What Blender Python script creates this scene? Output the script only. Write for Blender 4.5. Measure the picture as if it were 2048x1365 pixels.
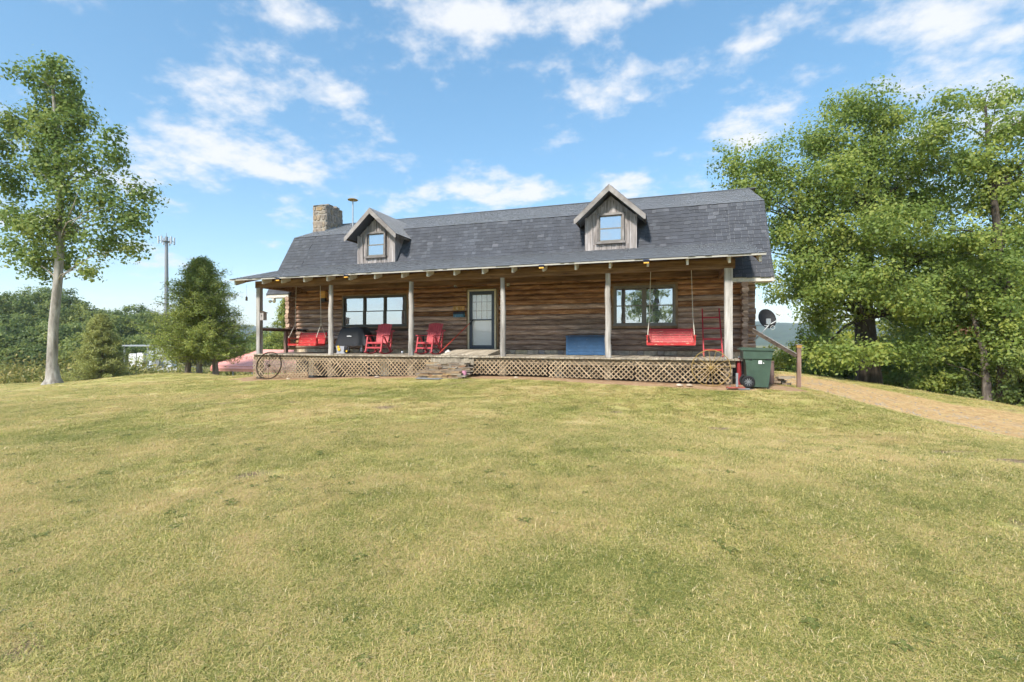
import bpy, math, random
import numpy as np
from mathutils import Vector, Matrix, Euler
random.seed(7); rng = np.random.default_rng(7)
R = math.radians
for o in list(bpy.data.objects): bpy.data.objects.remove(o)
SC = bpy.context.scene; COL = SC.collection

# ------------------------------------------------------------------ camera, sky, sun, exposure
YAW = 18.1; FPX = 967.0; CAM = Vector((0.0, -13.51, 1.6))
cd = bpy.data.cameras.new('camera'); cam = bpy.data.objects.new('camera', cd); COL.objects.link(cam)
cam.location = CAM; cam.rotation_euler = (R(90), 0, R(YAW))
cd.sensor_width = 36; cd.lens = 36 * FPX / 2048; cd.shift_y = -0.0012; cd.clip_start = 0.1; cd.clip_end = 9000
SC.camera = cam
SC.view_settings.view_transform = 'Standard'; SC.view_settings.look = 'None'
SC.view_settings.exposure = 1.6; SC.view_settings.gamma = 1; SC.view_settings.use_curve_mapping = False
SC.cycles.max_bounces = 5; SC.cycles.diffuse_bounces = 3; SC.cycles.glossy_bounces = 3; SC.cycles.transmission_bounces = 3; SC.cycles.use_adaptive_sampling = True; SC.cycles.adaptive_threshold = 0.03; SC.cycles.transparent_max_bounces = 12; SC.cycles.volume_bounces = 0
SUN_EL = 44; SUN_AZ = Vector((-0.20, -0.98, 0)).normalized()       # horizontal direction towards the sun
to_sun = Vector((SUN_AZ.x * math.cos(R(SUN_EL)), SUN_AZ.y * math.cos(R(SUN_EL)), math.sin(R(SUN_EL))))
sl = bpy.data.lights.new('sun', 'SUN'); sl.energy = 2.25; sl.angle = R(6); sl.color = (1, .95, .87)
so = bpy.data.objects.new('sun', sl); COL.objects.link(so); so.location = (0, -40, 60)
so.rotation_euler = (-to_sun).to_track_quat('-Z', 'Y').to_euler()

def at(x, y, D):                                     # photo pixel + distance along the view axis -> world point
    s, c = math.sin(R(YAW)), math.cos(R(YAW)); u = (x - 1024) / FPX
    return Vector((D * (-s + u * c), CAM.y + D * (c + u * s), CAM.z + (680 - y) / FPX * D))

W = bpy.data.worlds.new('World'); SC.world = W; W.use_nodes = True
nt = W.node_tree; nt.nodes.clear()
def nn(t, tree=None, **kw):
    n = (tree or nt).nodes.new(t)
    for k, v in kw.items(): setattr(n, k, v)
    return n
def mth(op, a, b=None, tree=None, clamp=False):
    n = nn('ShaderNodeMath', tree, operation=op, use_clamp=clamp)
    for i, v in enumerate((a, b)):
        if v is None: continue
        if isinstance(v, (int, float)): n.inputs[i].default_value = v
        else: (tree or nt).links.new(v, n.inputs[i])
    return n.outputs[0]
wo = nn('ShaderNodeOutputWorld'); bg = nn('ShaderNodeBackground'); bg.inputs[1].default_value = 0.15
sky = nn('ShaderNodeTexSky', sky_type='NISHITA', sun_disc=False)
sky.sun_elevation = R(SUN_EL); sky.sun_rotation = math.atan2(SUN_AZ.x, SUN_AZ.y); sky.air_density = 0.9; sky.dust_density = 0.2; sky.ozone_density = 1.6
tc = nn('ShaderNodeTexCoord'); sep = nn('ShaderNodeSeparateXYZ'); nt.links.new(tc.outputs['Generated'], sep.inputs[0])
zz = mth('ADD', mth('MAXIMUM', sep.outputs[2], 0.0), 0.20)
pxn = mth('DIVIDE', sep.outputs[0], zz); pyn = mth('DIVIDE', sep.outputs[1], zz)
cmb = nn('ShaderNodeCombineXYZ'); nt.links.new(pxn, cmb.inputs[0]); nt.links.new(pyn, cmb.inputs[1])
n1 = nn('ShaderNodeTexNoise'); n1.inputs['Scale'].default_value = 3.6; n1.inputs['Detail'].default_value = 6; n1.inputs['Roughness'].default_value = .62
nt.links.new(cmb.outputs[0], n1.inputs['Vector'])
dens = mth('MULTIPLY', mth('SUBTRACT', n1.outputs['Fac'], 0.5), 6.0)
n2 = nn('ShaderNodeTexNoise'); n2.inputs['Scale'].default_value = .7; n2.inputs['Detail'].default_value = 2
nt.links.new(cmb.outputs[0], n2.inputs['Vector'])
dens = mth('ADD', dens, mth('MULTIPLY', mth('SUBTRACT', n2.outputs['Fac'], 0.52), 1.8))
az = mth('ARCTAN2', sep.outputs[0], sep.outputs[1]); ae = nn('ShaderNodeCombineXYZ'); nt.links.new(az, ae.inputs[0]); nt.links.new(sep.outputs[2], ae.inputs[1])
def skyp(x, y):
    d = (at(x, y, 1) - CAM).normalized(); return math.atan2(d.x, d.y), d.z
# cloud banks (centre, half extents) as they stand over the place, on the cloud deck
for (x, y, hx, hy, k) in [(660, 200, 190, 70, .85), (400, 280, 200, 60, .62), (560, 345, 260, 44, .7), (1000, 40, 240, 80, .75), (1140, 150, 150, 75, .8),
                          (590, 40, 150, 65, .65), (1500, 95, 100, 46, .8), (1850, 50, 220, 80, .75), (1500, 280, 90, 36, .9), (2010, 190, 150, 90, .9),
                          (1060, 392, 300, 44, .75), (1270, 200, 100, 40, .6), (830, 90, 90, 40, .5), (1250, 20, 120, 40, .6), (520, 600, 90, 50, .6),
                          (230, 120, 230, 100, -1.0), (900, 260, 130, 60, -.7), (1330, 330, 120, 40, -.4), (1330, 90, 70, 60, -.4), (400, 480, 260, 50, -.4)]:
    c0 = skyp(x, y); rx = (skyp(x + hx, y)[0] - skyp(x - hx, y)[0]) / 2 * 1.7; ry = (skyp(x, y - hy)[1] - skyp(x, y + hy)[1]) / 2 * 1.7
    mp = nn('ShaderNodeVectorMath', operation='MULTIPLY_ADD'); mp.inputs[1].default_value = (1 / rx, 1 / ry, 0); mp.inputs[2].default_value = (-c0[0] / rx, -c0[1] / ry, 0)
    gr_ = nn('ShaderNodeTexGradient', gradient_type='QUADRATIC_SPHERE'); ma = nn('ShaderNodeMath', operation='MULTIPLY_ADD'); ma.inputs[1].default_value = k * 1.5
    nt.links.new(ae.outputs[0], mp.inputs[0]); nt.links.new(mp.outputs[0], gr_.inputs[0]); nt.links.new(gr_.outputs['Fac'], ma.inputs[0]); nt.links.new(dens, ma.inputs[2]); dens = ma.outputs[0]
ramp = nn('ShaderNodeMapRange', interpolation_type='SMOOTHSTEP'); ramp.inputs[1].default_value = .0; ramp.inputs[2].default_value = 1.3
nt.links.new(dens, ramp.inputs[0])
hz = nn('ShaderNodeMapRange'); hz.inputs[1].default_value = -.02; hz.inputs[2].default_value = .10; nt.links.new(sep.outputs[2], hz.inputs[0])
cf = mth('MULTIPLY', mth('MULTIPLY', ramp.outputs[0], 0.9), hz.outputs[0])
mixc = nn('ShaderNodeMix', data_type='RGBA'); mixc.inputs['B'].default_value = (2.25, 2.28, 2.34, 1)
hsv = nn('ShaderNodeHueSaturation'); hsv.inputs['Saturation'].default_value = 1.45; hsv.inputs['Value'].default_value = .90; hsv.inputs['Hue'].default_value = .492
gm = nn('ShaderNodeGamma'); gm.inputs[1].default_value = .62; nt.links.new(sky.outputs[0], gm.inputs[0]); nt.links.new(gm.outputs[0], hsv.inputs['Color'])
nt.links.new(cf, mixc.inputs['Factor']); nt.links.new(hsv.outputs[0], mixc.inputs['A'])
nt.links.new(mixc.outputs['Result'], bg.inputs[0]); nt.links.new(bg.outputs[0], wo.inputs[0])

# ------------------------------------------------------------------ materials
MATS = {}
def newmat(name):
    m = bpy.data.materials.new(name); m.use_nodes = True; t = m.node_tree; t.nodes.clear()
    out = t.nodes.new('ShaderNodeOutputMaterial'); b = t.nodes.new('ShaderNodeBsdfPrincipled')
    t.links.new(b.outputs[0], out.inputs[0]); MATS[name] = m
    return m, t, b, out
def rampnode(t, fac, stops):
    r = t.nodes.new('ShaderNodeValToRGB'); e = r.color_ramp.elements
    while len(e) < len(stops): e.new(.5)
    for el, (p, c) in zip(e, stops): el.position = p; el.color = (*c, 1)
    t.links.new(fac, r.inputs[0]); return r.outputs[0]
def noise(t, vec, scale, detail=4, rough=.6, dist=0):
    n = t.nodes.new('ShaderNodeTexNoise'); n.inputs['Scale'].default_value = scale; n.inputs['Detail'].default_value = detail
    n.inputs['Roughness'].default_value = rough; n.inputs['Distortion'].default_value = dist
    if vec is not None: t.links.new(vec, n.inputs['Vector'])
    return n.outputs['Fac']
def posvec(t, scale=(1, 1, 1), rnd=0.0):
    g = t.nodes.new('ShaderNodeNewGeometry'); m = t.nodes.new('ShaderNodeVectorMath'); m.operation = 'MULTIPLY'; m.inputs[1].default_value = scale
    t.links.new(g.outputs['Position'], m.inputs[0]); v = m.outputs[0]
    if rnd:
        oi = t.nodes.new('ShaderNodeObjectInfo'); mm = t.nodes.new('ShaderNodeMath'); mm.operation = 'MULTIPLY'; mm.inputs[1].default_value = rnd
        t.links.new(oi.outputs['Random'], mm.inputs[0]); ad = t.nodes.new('ShaderNodeVectorMath'); ad.operation = 'ADD'
        t.links.new(v, ad.inputs[0]); t.links.new(mm.outputs[0], ad.inputs[1]); v = ad.outputs[0]
    return v
def vary(t, col, amount):                            # piece to piece value variation
    oi = t.nodes.new('ShaderNodeObjectInfo'); mr = t.nodes.new('ShaderNodeMapRange')
    mr.inputs[3].default_value = 1 - amount; mr.inputs[4].default_value = 1 + amount; t.links.new(oi.outputs['Random'], mr.inputs[0])
    h = t.nodes.new('ShaderNodeHueSaturation'); t.links.new(mr.outputs[0], h.inputs['Value']); t.links.new(col, h.inputs['Color'])
    return h.outputs[0]
def bumpn(t, b, h, strength, dist=.01):
    n = t.nodes.new('ShaderNodeBump'); n.inputs['Strength'].default_value = strength; n.inputs['Distance'].default_value = dist
    t.links.new(h, n.inputs['Height']); t.links.new(n.outputs[0], b.inputs['Normal'])
def plain(name, c, rough=.6, metal=0.0, var=.12, scale=9, bump=.0, spec=.4):
    m, t, b, o = newmat(name); v = posvec(t, (1, 1, 1), 5)
    f = noise(t, v, scale, 5)
    col = rampnode(t, f, [(.3, tuple(x * (1 - var) for x in c)), (.7, tuple(min(1, x * (1 + var)) for x in c))])
    t.links.new(col, b.inputs['Base Color']); b.inputs['Roughness'].default_value = rough; b.inputs['Metallic'].default_value = metal
    b.inputs['Specular IOR Level'].default_value = spec
    if bump: bumpn(t, b, f, bump)
    return m
def wood(name, dark, mid, light, scale, rough=.8, var=.18, bump=.5, knots=True):
    m, t, b, o = newmat(name); v = posvec(t, scale, 7)
    f = noise(t, v, 1.0, 7, .65, .6)
    col = rampnode(t, f, [(.28, dark), (.5, mid), (.72, light)])
    v2 = posvec(t, tuple(max(.4, s * .12) for s in scale), 3); f2 = noise(t, v2, 2.2, 4, .6)
    mx = t.nodes.new('ShaderNodeMix'); mx.data_type = 'RGBA'; mx.blend_type = 'MULTIPLY'; mx.inputs['Factor'].default_value = .75
    t.links.new(col, mx.inputs['A']); t.links.new(rampnode(t, f2, [(.3, (.55, .53, .52)), (.62, (1.15, 1.15, 1.15))]), mx.inputs['B'])
    col = mx.outputs['Result']
    if knots:
        vo = t.nodes.new('ShaderNodeTexVoronoi'); vo.inputs['Scale'].default_value = 1.0
        t.links.new(posvec(t, tuple(max(1.2, min(7, s * .45)) for s in scale), 11), vo.inputs['Vector'])
        kn = rampnode(t, vo.outputs['Distance'], [(.05, (.25, .22, .2)), (.16, (1, 1, 1))])
        m3 = t.nodes.new('ShaderNodeMix'); m3.data_type = 'RGBA'; m3.blend_type = 'MULTIPLY'; m3.inputs['Factor'].default_value = .8
        t.links.new(col, m3.inputs['A']); t.links.new(kn, m3.inputs['B']); col = m3.outputs['Result']
    t.links.new(vary(t, col, var), b.inputs['Base Color']); b.inputs['Roughness'].default_value = rough; b.inputs['Specular IOR Level'].default_value = .2
    bumpn(t, b, f, bump, .012); return m
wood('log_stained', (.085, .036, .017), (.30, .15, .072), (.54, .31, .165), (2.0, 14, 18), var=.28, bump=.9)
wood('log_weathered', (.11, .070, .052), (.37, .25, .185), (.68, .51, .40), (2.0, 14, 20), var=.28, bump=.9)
wood('beam_wood', (.08, .042, .022), (.21, .12, .062), (.36, .225, .125), (.8, 12, 14))
wood('post_wood', (.21, .19, .17), (.38, .355, .325), (.55, .52, .485), (14, 14, .9), knots=True, bump=.35)
wood('grey_board', (.13, .115, .105), (.30, .27, .255), (.47, .44, .43), (16, 16, 1.0), bump=.35)
wood('grey_trim', (.15, .13, .12), (.24, .22, .205), (.33, .305, .29), (3, 3, 3), knots=False)
wood('deck_wood', (.20, .165, .12), (.36, .31, .235), (.50, .45, .36), (16, 1.0, 9), knots=False)
wood('rim_wood', (.12, .095, .065), (.22, .18, .13), (.31, .265, .2), (.9, 9, 13))
wood('lattice_wood', (.26, .185, .11), (.40, .30, .19), (.50, .40, .28), (6, 6, 6), knots=False, var=.22)
wood('brown_post', (.13, .075, .055), (.24, .155, .12), (.34, .24, .195), (12, 12, 1), knots=False)
wood('dark_board', (.04, .028, .02), (.10, .075, .055), (.2, .16, .12), (2, 8, 8), knots=False)
wood('trim_tan', (.16, .10, .055), (.25, .165, .095), (.33, .23, .14), (4, 4, 4), knots=False)
wood('bark_pale', (.16, .14, .12), (.36, .33, .29), (.54, .51, .47), (6, 6, 1.3), knots=False, bump=.9)
wood('bark_dark', (.02, .016, .013), (.06, .048, .038), (.13, .105, .085), (7, 7, 1.2), knots=False, bump=1)
wood('bark_cedar', (.09, .07, .06), (.2, .165, .145), (.33, .28, .25), (9, 9, 1), knots=False, bump=.8)
wood('sign_wood', (.42, .22, .06), (.62, .36, .12), (.75, .47, .2), (5, 8, 30), knots=False)
plain('cream_paint', (.62, .56, .40), .5); plain('white_paint', (.66, .66, .63), .5, var=.1); plain('weathered_white', (.58, .55, .50), .7, var=.2)
plain('door_white', (.74, .75, .73), .45, var=.04); plain('slate_frame', (.045, .06, .085), .4, var=.08); plain('bronze_frame', (.075, .07, .055), .45, var=.1)
plain('taupe_frame', (.18, .165, .14), .5, var=.12); plain('black_metal', (.012, .012, .013), .4); plain('steel', (.45, .46, .47), .35, .8, var=.08)
plain('galvanized', (.40, .42, .43), .5, .5); plain('black_rubber', (.015, .015, .016), .85); plain('black_plastic', (.010, .010, .012), .7)
plain('green_plastic', (.048, .082, .058), .5, var=.18, scale=5); plain('white_label', (.8, .8, .8), .6); plain('yellow_plastic', (.62, .38, .02), .5); plain('grey_plastic', (.32, .33, .36), .5)
plain('rust_yellow', (.33, .22, .07), .8, .2, var=.35, scale=30); plain('rust_dark', (.07, .048, .03), .8, .3, var=.4, scale=30)
plain('carport_red', (.74, .33, .27), .4, .0, var=.1, scale=2); plain('rope_white', (.62, .58, .48), .9); plain('brick_red', (.3, .085, .06), .85, var=.25)
plain('pink_glaze', (.55, .25, .34), .4); plain('drip_edge', (.36, .335, .29), .6); plain('concrete', (.5, .49, .46), .85); plain('lamp_amber', (.8, .42, .06), .4); plain('clay_brown', (.19, .12, .1), .8)
plain('fixture_glass', (.5, .46, .36), .15); plain('solar_blue', (.03, .05, .16), .25); plain('rake_red', (.55, .05, .03), .45); plain('shed_grey', (.5, .54, .6), .6); plain('pole_grey', (.25, .26, .27), .6, .3)
def painted(name, c, worn, thr=.62, scale=(3, 3, 14)):
    m, t, b, o = newmat(name); f = noise(t, posvec(t, scale, 6), 2.2, 8, .7, .3); f2 = noise(t, posvec(t, (1, 1, 1), 4), 5, 3)
    base = rampnode(t, f2, [(.3, tuple(x * .8 for x in c)), (.7, tuple(min(1, x * 1.15) for x in c))])
    mx = t.nodes.new('ShaderNodeMix'); mx.data_type = 'RGBA'; t.links.new(base, mx.inputs['A']); mx.inputs['B'].default_value = (*worn, 1)
    mr = t.nodes.new('ShaderNodeMapRange'); mr.inputs[1].default_value = thr; mr.inputs[2].default_value = thr + .05; t.links.new(f, mr.inputs[0])
    t.links.new(mr.outputs[0], mx.inputs['Factor']); t.links.new(mx.outputs['Result'], b.inputs['Base Color']); b.inputs['Roughness'].default_value = .5
    bumpn(t, b, f, .15); return m
painted('red_swing_paint', (.46, .024, .024), (.60, .36, .22), .585); painted('red_chair_paint', (.46, .055, .065), (.56, .22, .19), .62)
painted('red_ladder_paint', (.38, .02, .028), (.4, .2, .15), .7); painted('blue_chest_paint', (.022, .075, .165), (.30, .36, .43), .64, (2, 3, 10)); painted('mailbox_blue', (.06, .17, .25), (.3, .38, .42), .7)
def fabric(name, c):
    m, t, b, o = newmat(name); f = noise(t, posvec(t), 60, 3); b.inputs['Base Color'].default_value = (*c, 1); b.inputs['Roughness'].default_value = .65
    bumpn(t, b, f, .25, .004); return m
fabric('black_cover', (.016, .017, .021))
def shingle_mat(name, ramp_):
    m, t, b, o = newmat(name); at_ = t.nodes.new('ShaderNodeAttribute'); at_.attribute_name = 'tint'
    f = noise(t, posvec(t), 90, 3, .7); f2 = noise(t, posvec(t), .8, 3)
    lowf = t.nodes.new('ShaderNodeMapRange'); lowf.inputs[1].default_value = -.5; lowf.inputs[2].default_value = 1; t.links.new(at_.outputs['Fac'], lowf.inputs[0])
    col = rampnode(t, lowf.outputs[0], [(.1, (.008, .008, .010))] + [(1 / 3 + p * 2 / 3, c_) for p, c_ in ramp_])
    mx = t.nodes.new('ShaderNodeMix'); mx.data_type = 'RGBA'; mx.blend_type = 'MULTIPLY'; mx.inputs['Factor'].default_value = 1
    t.links.new(col, mx.inputs['A']); t.links.new(rampnode(t, f, [(.3, (.6, .6, .6)), (.7, (1.3, 1.3, 1.3))]), mx.inputs['B'])
    m2 = t.nodes.new('ShaderNodeMix'); m2.data_type = 'RGBA'; m2.blend_type = 'MULTIPLY'; m2.inputs['Factor'].default_value = 1
    t.links.new(mx.outputs['Result'], m2.inputs['A']); t.links.new(rampnode(t, f2, [(.3, (.88, .86, .85)), (.7, (1.1, 1.1, 1.12))]), m2.inputs['B'])
    t.links.new(m2.outputs['Result'], b.inputs['Base Color']); b.inputs['Roughness'].default_value = .85; b.inputs['Sheen Weight'].default_value = .5; b.inputs['Sheen Roughness'].default_value = .4; bumpn(t, b, f, .6, .004)
shingle_mat('shingle', [(0, (.040, .043, .051)), (.5, (.056, .060, .071)), (.75, (.082, .088, .10)), (1, (.13, .13, .145))]); shingle_mat('shingle_worn', [(0, (.10, .10, .11)), (.6, (.15, .15, .163)), (1, (.21, .21, .225))])  # second, paler mix: lichen grey plus grazing-light brightness put into the colour
def stone_mat(name, cols, scale=6):
    m, t, b, o = newmat(name); f = noise(t, posvec(t, (1, 1, 1), 20), scale, 6, .65); oi = t.nodes.new('ShaderNodeObjectInfo')
    n = len(cols); c = rampnode(t, oi.outputs['Random'], [(i / (n - 1), cc) for i, cc in enumerate(cols)])
    mx = t.nodes.new('ShaderNodeMix'); mx.data_type = 'RGBA'; mx.blend_type = 'MULTIPLY'; mx.inputs['Factor'].default_value = 1
    t.links.new(c, mx.inputs['A']); t.links.new(rampnode(t, f, [(.3, (.5, .48, .46)), (.7, (1.25, 1.25, 1.25))]), mx.inputs['B'])
    t.links.new(mx.outputs['Result'], b.inputs['Base Color']); b.inputs['Roughness'].default_value = .9; bumpn(t, b, f, .6, .03)
stone_mat('chimney_stone', [(.34, .25, .15), (.26, .23, .2), (.38, .30, .2), (.22, .19, .17), (.32, .27, .22)])
stone_mat('foundation_stone', [(.62, .46, .28), (.42, .36, .33), (.66, .54, .38), (.52, .41, .31), (.60, .48, .28)])
stone_mat('step_stone', [(.30, .21, .12), (.17, .15, .13), (.38, .25, .11), (.22, .19, .17), (.33, .28, .2), (.28, .15, .08)])
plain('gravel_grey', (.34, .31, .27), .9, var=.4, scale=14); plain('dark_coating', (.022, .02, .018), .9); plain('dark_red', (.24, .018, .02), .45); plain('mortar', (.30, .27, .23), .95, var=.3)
def glass(name, refl, tint, rough=.02):
    m, t, b, o = newmat(name); b.inputs['Base Color'].default_value = (*tint, 1); b.inputs['Roughness'].default_value = .25
    g = t.nodes.new('ShaderNodeBsdfGlossy'); g.inputs['Roughness'].default_value = rough; g.inputs['Color'].default_value = (.9, .95, 1, 1)
    bp = t.nodes.new('ShaderNodeBump'); bp.inputs['Strength'].default_value = .06; bp.inputs['Distance'].default_value = .02
    t.links.new(noise(t, posvec(t), 2.5, 2), bp.inputs['Height']); t.links.new(bp.outputs[0], g.inputs['Normal'])
    mx = t.nodes.new('ShaderNodeMixShader'); mx.inputs[0].default_value = refl
    t.links.new(b.outputs[0], mx.inputs[1]); t.links.new(g.outputs[0], mx.inputs[2]); t.links.new(mx.outputs[0], o.inputs[0])
glass('window_glass', .55, (.05, .06, .06)); 
m, t, b, o = newmat('door_glass'); tr = t.nodes.new('ShaderNodeBsdfTransparent'); g = t.nodes.new('ShaderNodeBsdfGlossy'); g.inputs['Roughness'].default_value = .03
mx = t.nodes.new('ShaderNodeMixShader'); mx.inputs[0].default_value = .1; t.links.new(tr.outputs[0], mx.inputs[1]); t.links.new(g.outputs[0], mx.inputs[2]); t.links.new(mx.outputs[0], o.inputs[0])
def leafmat(name, dark, mid, light, transl=.3):
    m, t, b, o = newmat(name); a = t.nodes.new('ShaderNodeAttribute'); a.attribute_name = 'tint'
    col = rampnode(t, a.outputs['Fac'], [(0, dark), (.5, mid), (1, light)])
    t.links.new(col, b.inputs['Base Color']); b.inputs['Roughness'].default_value = .5; b.inputs['Specular IOR Level'].default_value = .3
    tl = t.nodes.new('ShaderNodeBsdfTranslucent'); t.links.new(col, tl.inputs['Color']); mx = t.nodes.new('ShaderNodeMixShader'); mx.inputs[0].default_value = transl
    t.links.new(b.outputs[0], mx.inputs[1]); t.links.new(tl.outputs[0], mx.inputs[2]); t.links.new(mx.outputs[0], o.inputs[0])
leafmat('oak_leaf', (.15, .225, .06), (.26, .345, .08), (.48, .50, .12), .55); leafmat('poplar_leaf', (.11, .18, .055), (.21, .29, .075), (.38, .41, .11), .5)
leafmat('wood_leaf', (.10, .155, .055), (.19, .25, .075), (.34, .37, .10), .5); leafmat('cedar_needle', (.17, .225, .06), (.31, .365, .09), (.46, .47, .12), .42)
leafmat('olive_needle', (.24, .27, .10), (.38, .40, .13), (.52, .52, .18), .42); leafmat('yellow_leaf', (.14, .18, .03), (.28, .31, .04), (.44, .42, .07), .35); leafmat('dead_leaf', (.14, .075, .04), (.26, .14, .08), (.35, .21, .13))
leafmat('wood_leaf_light', (.11, .155, .045), (.21, .255, .065), (.36, .37, .10), .4); leafmat('weed_leaf', (.10, .13, .035), (.22, .23, .055), (.42, .34, .12))

# lawn colours shared by the ground and the blades
def lawn_colour(t, blade):
    d = t.nodes.new('ShaderNodeAttribute'); d.attribute_name = 'dry'; d.attribute_type = 'INSTANCER' if blade else 'GEOMETRY'
    if blade:
        a = t.nodes.new('ShaderNodeAttribute'); a.attribute_name = 'tint'; fine = a.outputs['Fac']
    else: fine = noise(t, posvec(t), 22, 3, .7)
    s = mth('ADD', d.outputs['Fac'], mth('MULTIPLY', mth('SUBTRACT', fine, .5, t), .95 if blade else .9, t), t)
    k_ = 1.0 if blade else .80
    return rampnode(t, s, [(p_, tuple(q_ * k_ for q_ in c_)) for p_, c_ in [(.04, (.22, .25, .065)), (.26, (.40, .385, .11)), (.46, (.56, .495, .165)), (.68, (.70, .575, .26)), (.95, (.64, .48, .25))]])
m, t, b, o = newmat('lawn'); c = lawn_colour(t, False)
def attr(t, n):
    a = t.nodes.new('ShaderNodeAttribute'); a.attribute_name = n; return a.outputs['Fac']
def mixby(t, fac, A, B):
    mx = t.nodes.new('ShaderNodeMix'); mx.data_type = 'RGBA'; t.links.new(fac, mx.inputs['Factor']); t.links.new(A, mx.inputs['A']); t.links.new(B, mx.inputs['B']); return mx.outputs['Result']
def edge(t, a, n, amp, lo, hi):
    s = mth('ADD', a, mth('MULTIPLY', mth('SUBTRACT', n, .5, t), amp, t), t); mr = t.nodes.new('ShaderNodeMapRange'); mr.inputs[1].default_value = lo; mr.inputs[2].default_value = hi
    t.links.new(s, mr.inputs[0]); return mr.outputs[0]
v = posvec(t); nA = noise(t, v, 1.3, 6, .7); nB = noise(t, v, 5, 5, .7); nC = noise(t, v, 45, 3, .7)
dry = rampnode(t, nB, [(.3, (.37, .225, .10)), (.55, (.58, .39, .19)), (.75, (.66, .49, .28))])
grav = rampnode(t, nC, [(.3, (.22, .19, .16)), (.5, (.40, .36, .31)), (.72, (.56, .52, .47))])
clay = rampnode(t, nB, [(.3, (.33, .19, .10)), (.55, (.44, .29, .17)), (.75, (.48, .37, .23))])
rough_ = rampnode(t, nA, [(.3, (.10, .12, .03)), (.5, (.20, .19, .06)), (.7, (.36, .24, .11))])
soil = rampnode(t, nC, [(.3, (.10, .07, .04)), (.7, (.24, .18, .11))])
gap = t.nodes.new('ShaderNodeMapRange'); gap.inputs[1].default_value = .60; gap.inputs[2].default_value = .78; t.links.new(nB, gap.inputs[0])
c = mixby(t, gap.outputs[0], c, soil); c = mixby(t, edge(t, attr(t, 'bare'), nB, .7, .3, .7), c, rampnode(t, nC, [(.3, (.17, .115, .07)), (.7, (.36, .27, .17))]))
c = mixby(t, edge(t, attr(t, 'rough'), nA, .9, .45, .6), c, rough_)
c = mixby(t, edge(t, attr(t, 'drive'), nA, 1.3, .36, .64), c, dry)
c = mixby(t, edge(t, attr(t, 'gravel'), noise(t, posvec(t), 2.2, 6, .75), 1.6, .55, 1.25), c, grav)
c = mixby(t, edge(t, attr(t, 'clay'), nA, 1.1, .45, .62), c, clay)
c = mixby(t, attr(t, 'pit'), c, rampnode(t, nB, [(.3, (.03, .02, .013)), (.7, (.07, .045, .03))]))  # soil under the deck coloured dark to paint the shade behind the lattice
t.links.new(c, b.inputs['Base Color']); b.inputs['Roughness'].default_value = .95; b.inputs['Specular IOR Level'].default_value = .1; bumpn(t, b, mth('ADD', nC, nB, t), .8, .04)
m, t, b, o = newmat('grass_blade'); c = lawn_colour(t, True); t.links.new(c, b.inputs['Base Color']); b.inputs['Roughness'].default_value = .6; b.inputs['Specular IOR Level'].default_value = .25
tl = t.nodes.new('ShaderNodeBsdfTranslucent'); t.links.new(c, tl.inputs['Color']); mx = t.nodes.new('ShaderNodeMixShader'); mx.inputs[0].default_value = .3
t.links.new(b.outputs[0], mx.inputs[1]); t.links.new(tl.outputs[0], mx.inputs[2]); t.links.new(mx.outputs[0], o.inputs[0])
m, t, b, o = newmat('dry_blade'); a = attr(t, 'tint'); t.links.new(rampnode(t, a, [(0, (.40, .27, .13)), (.6, (.64, .47, .25)), (1, (.48, .43, .15))]), b.inputs['Base Color']); b.inputs['Roughness'].default_value = .8
m, t, b, o = newmat('straw'); b.inputs['Base Color'].default_value = (.60, .49, .27, 1); b.inputs['Roughness'].default_value = .7
m, t, b, o = newmat('forest_hill'); f = noise(t, posvec(t), .035, 6, .75); t.links.new(rampnode(t, f, [(.3, (.02, .04, .018)), (.7, (.07, .11, .04))]), b.inputs['Base Color']); b.inputs['Roughness'].default_value = 1; bumpn(t, b, f, 1, 8)

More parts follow.
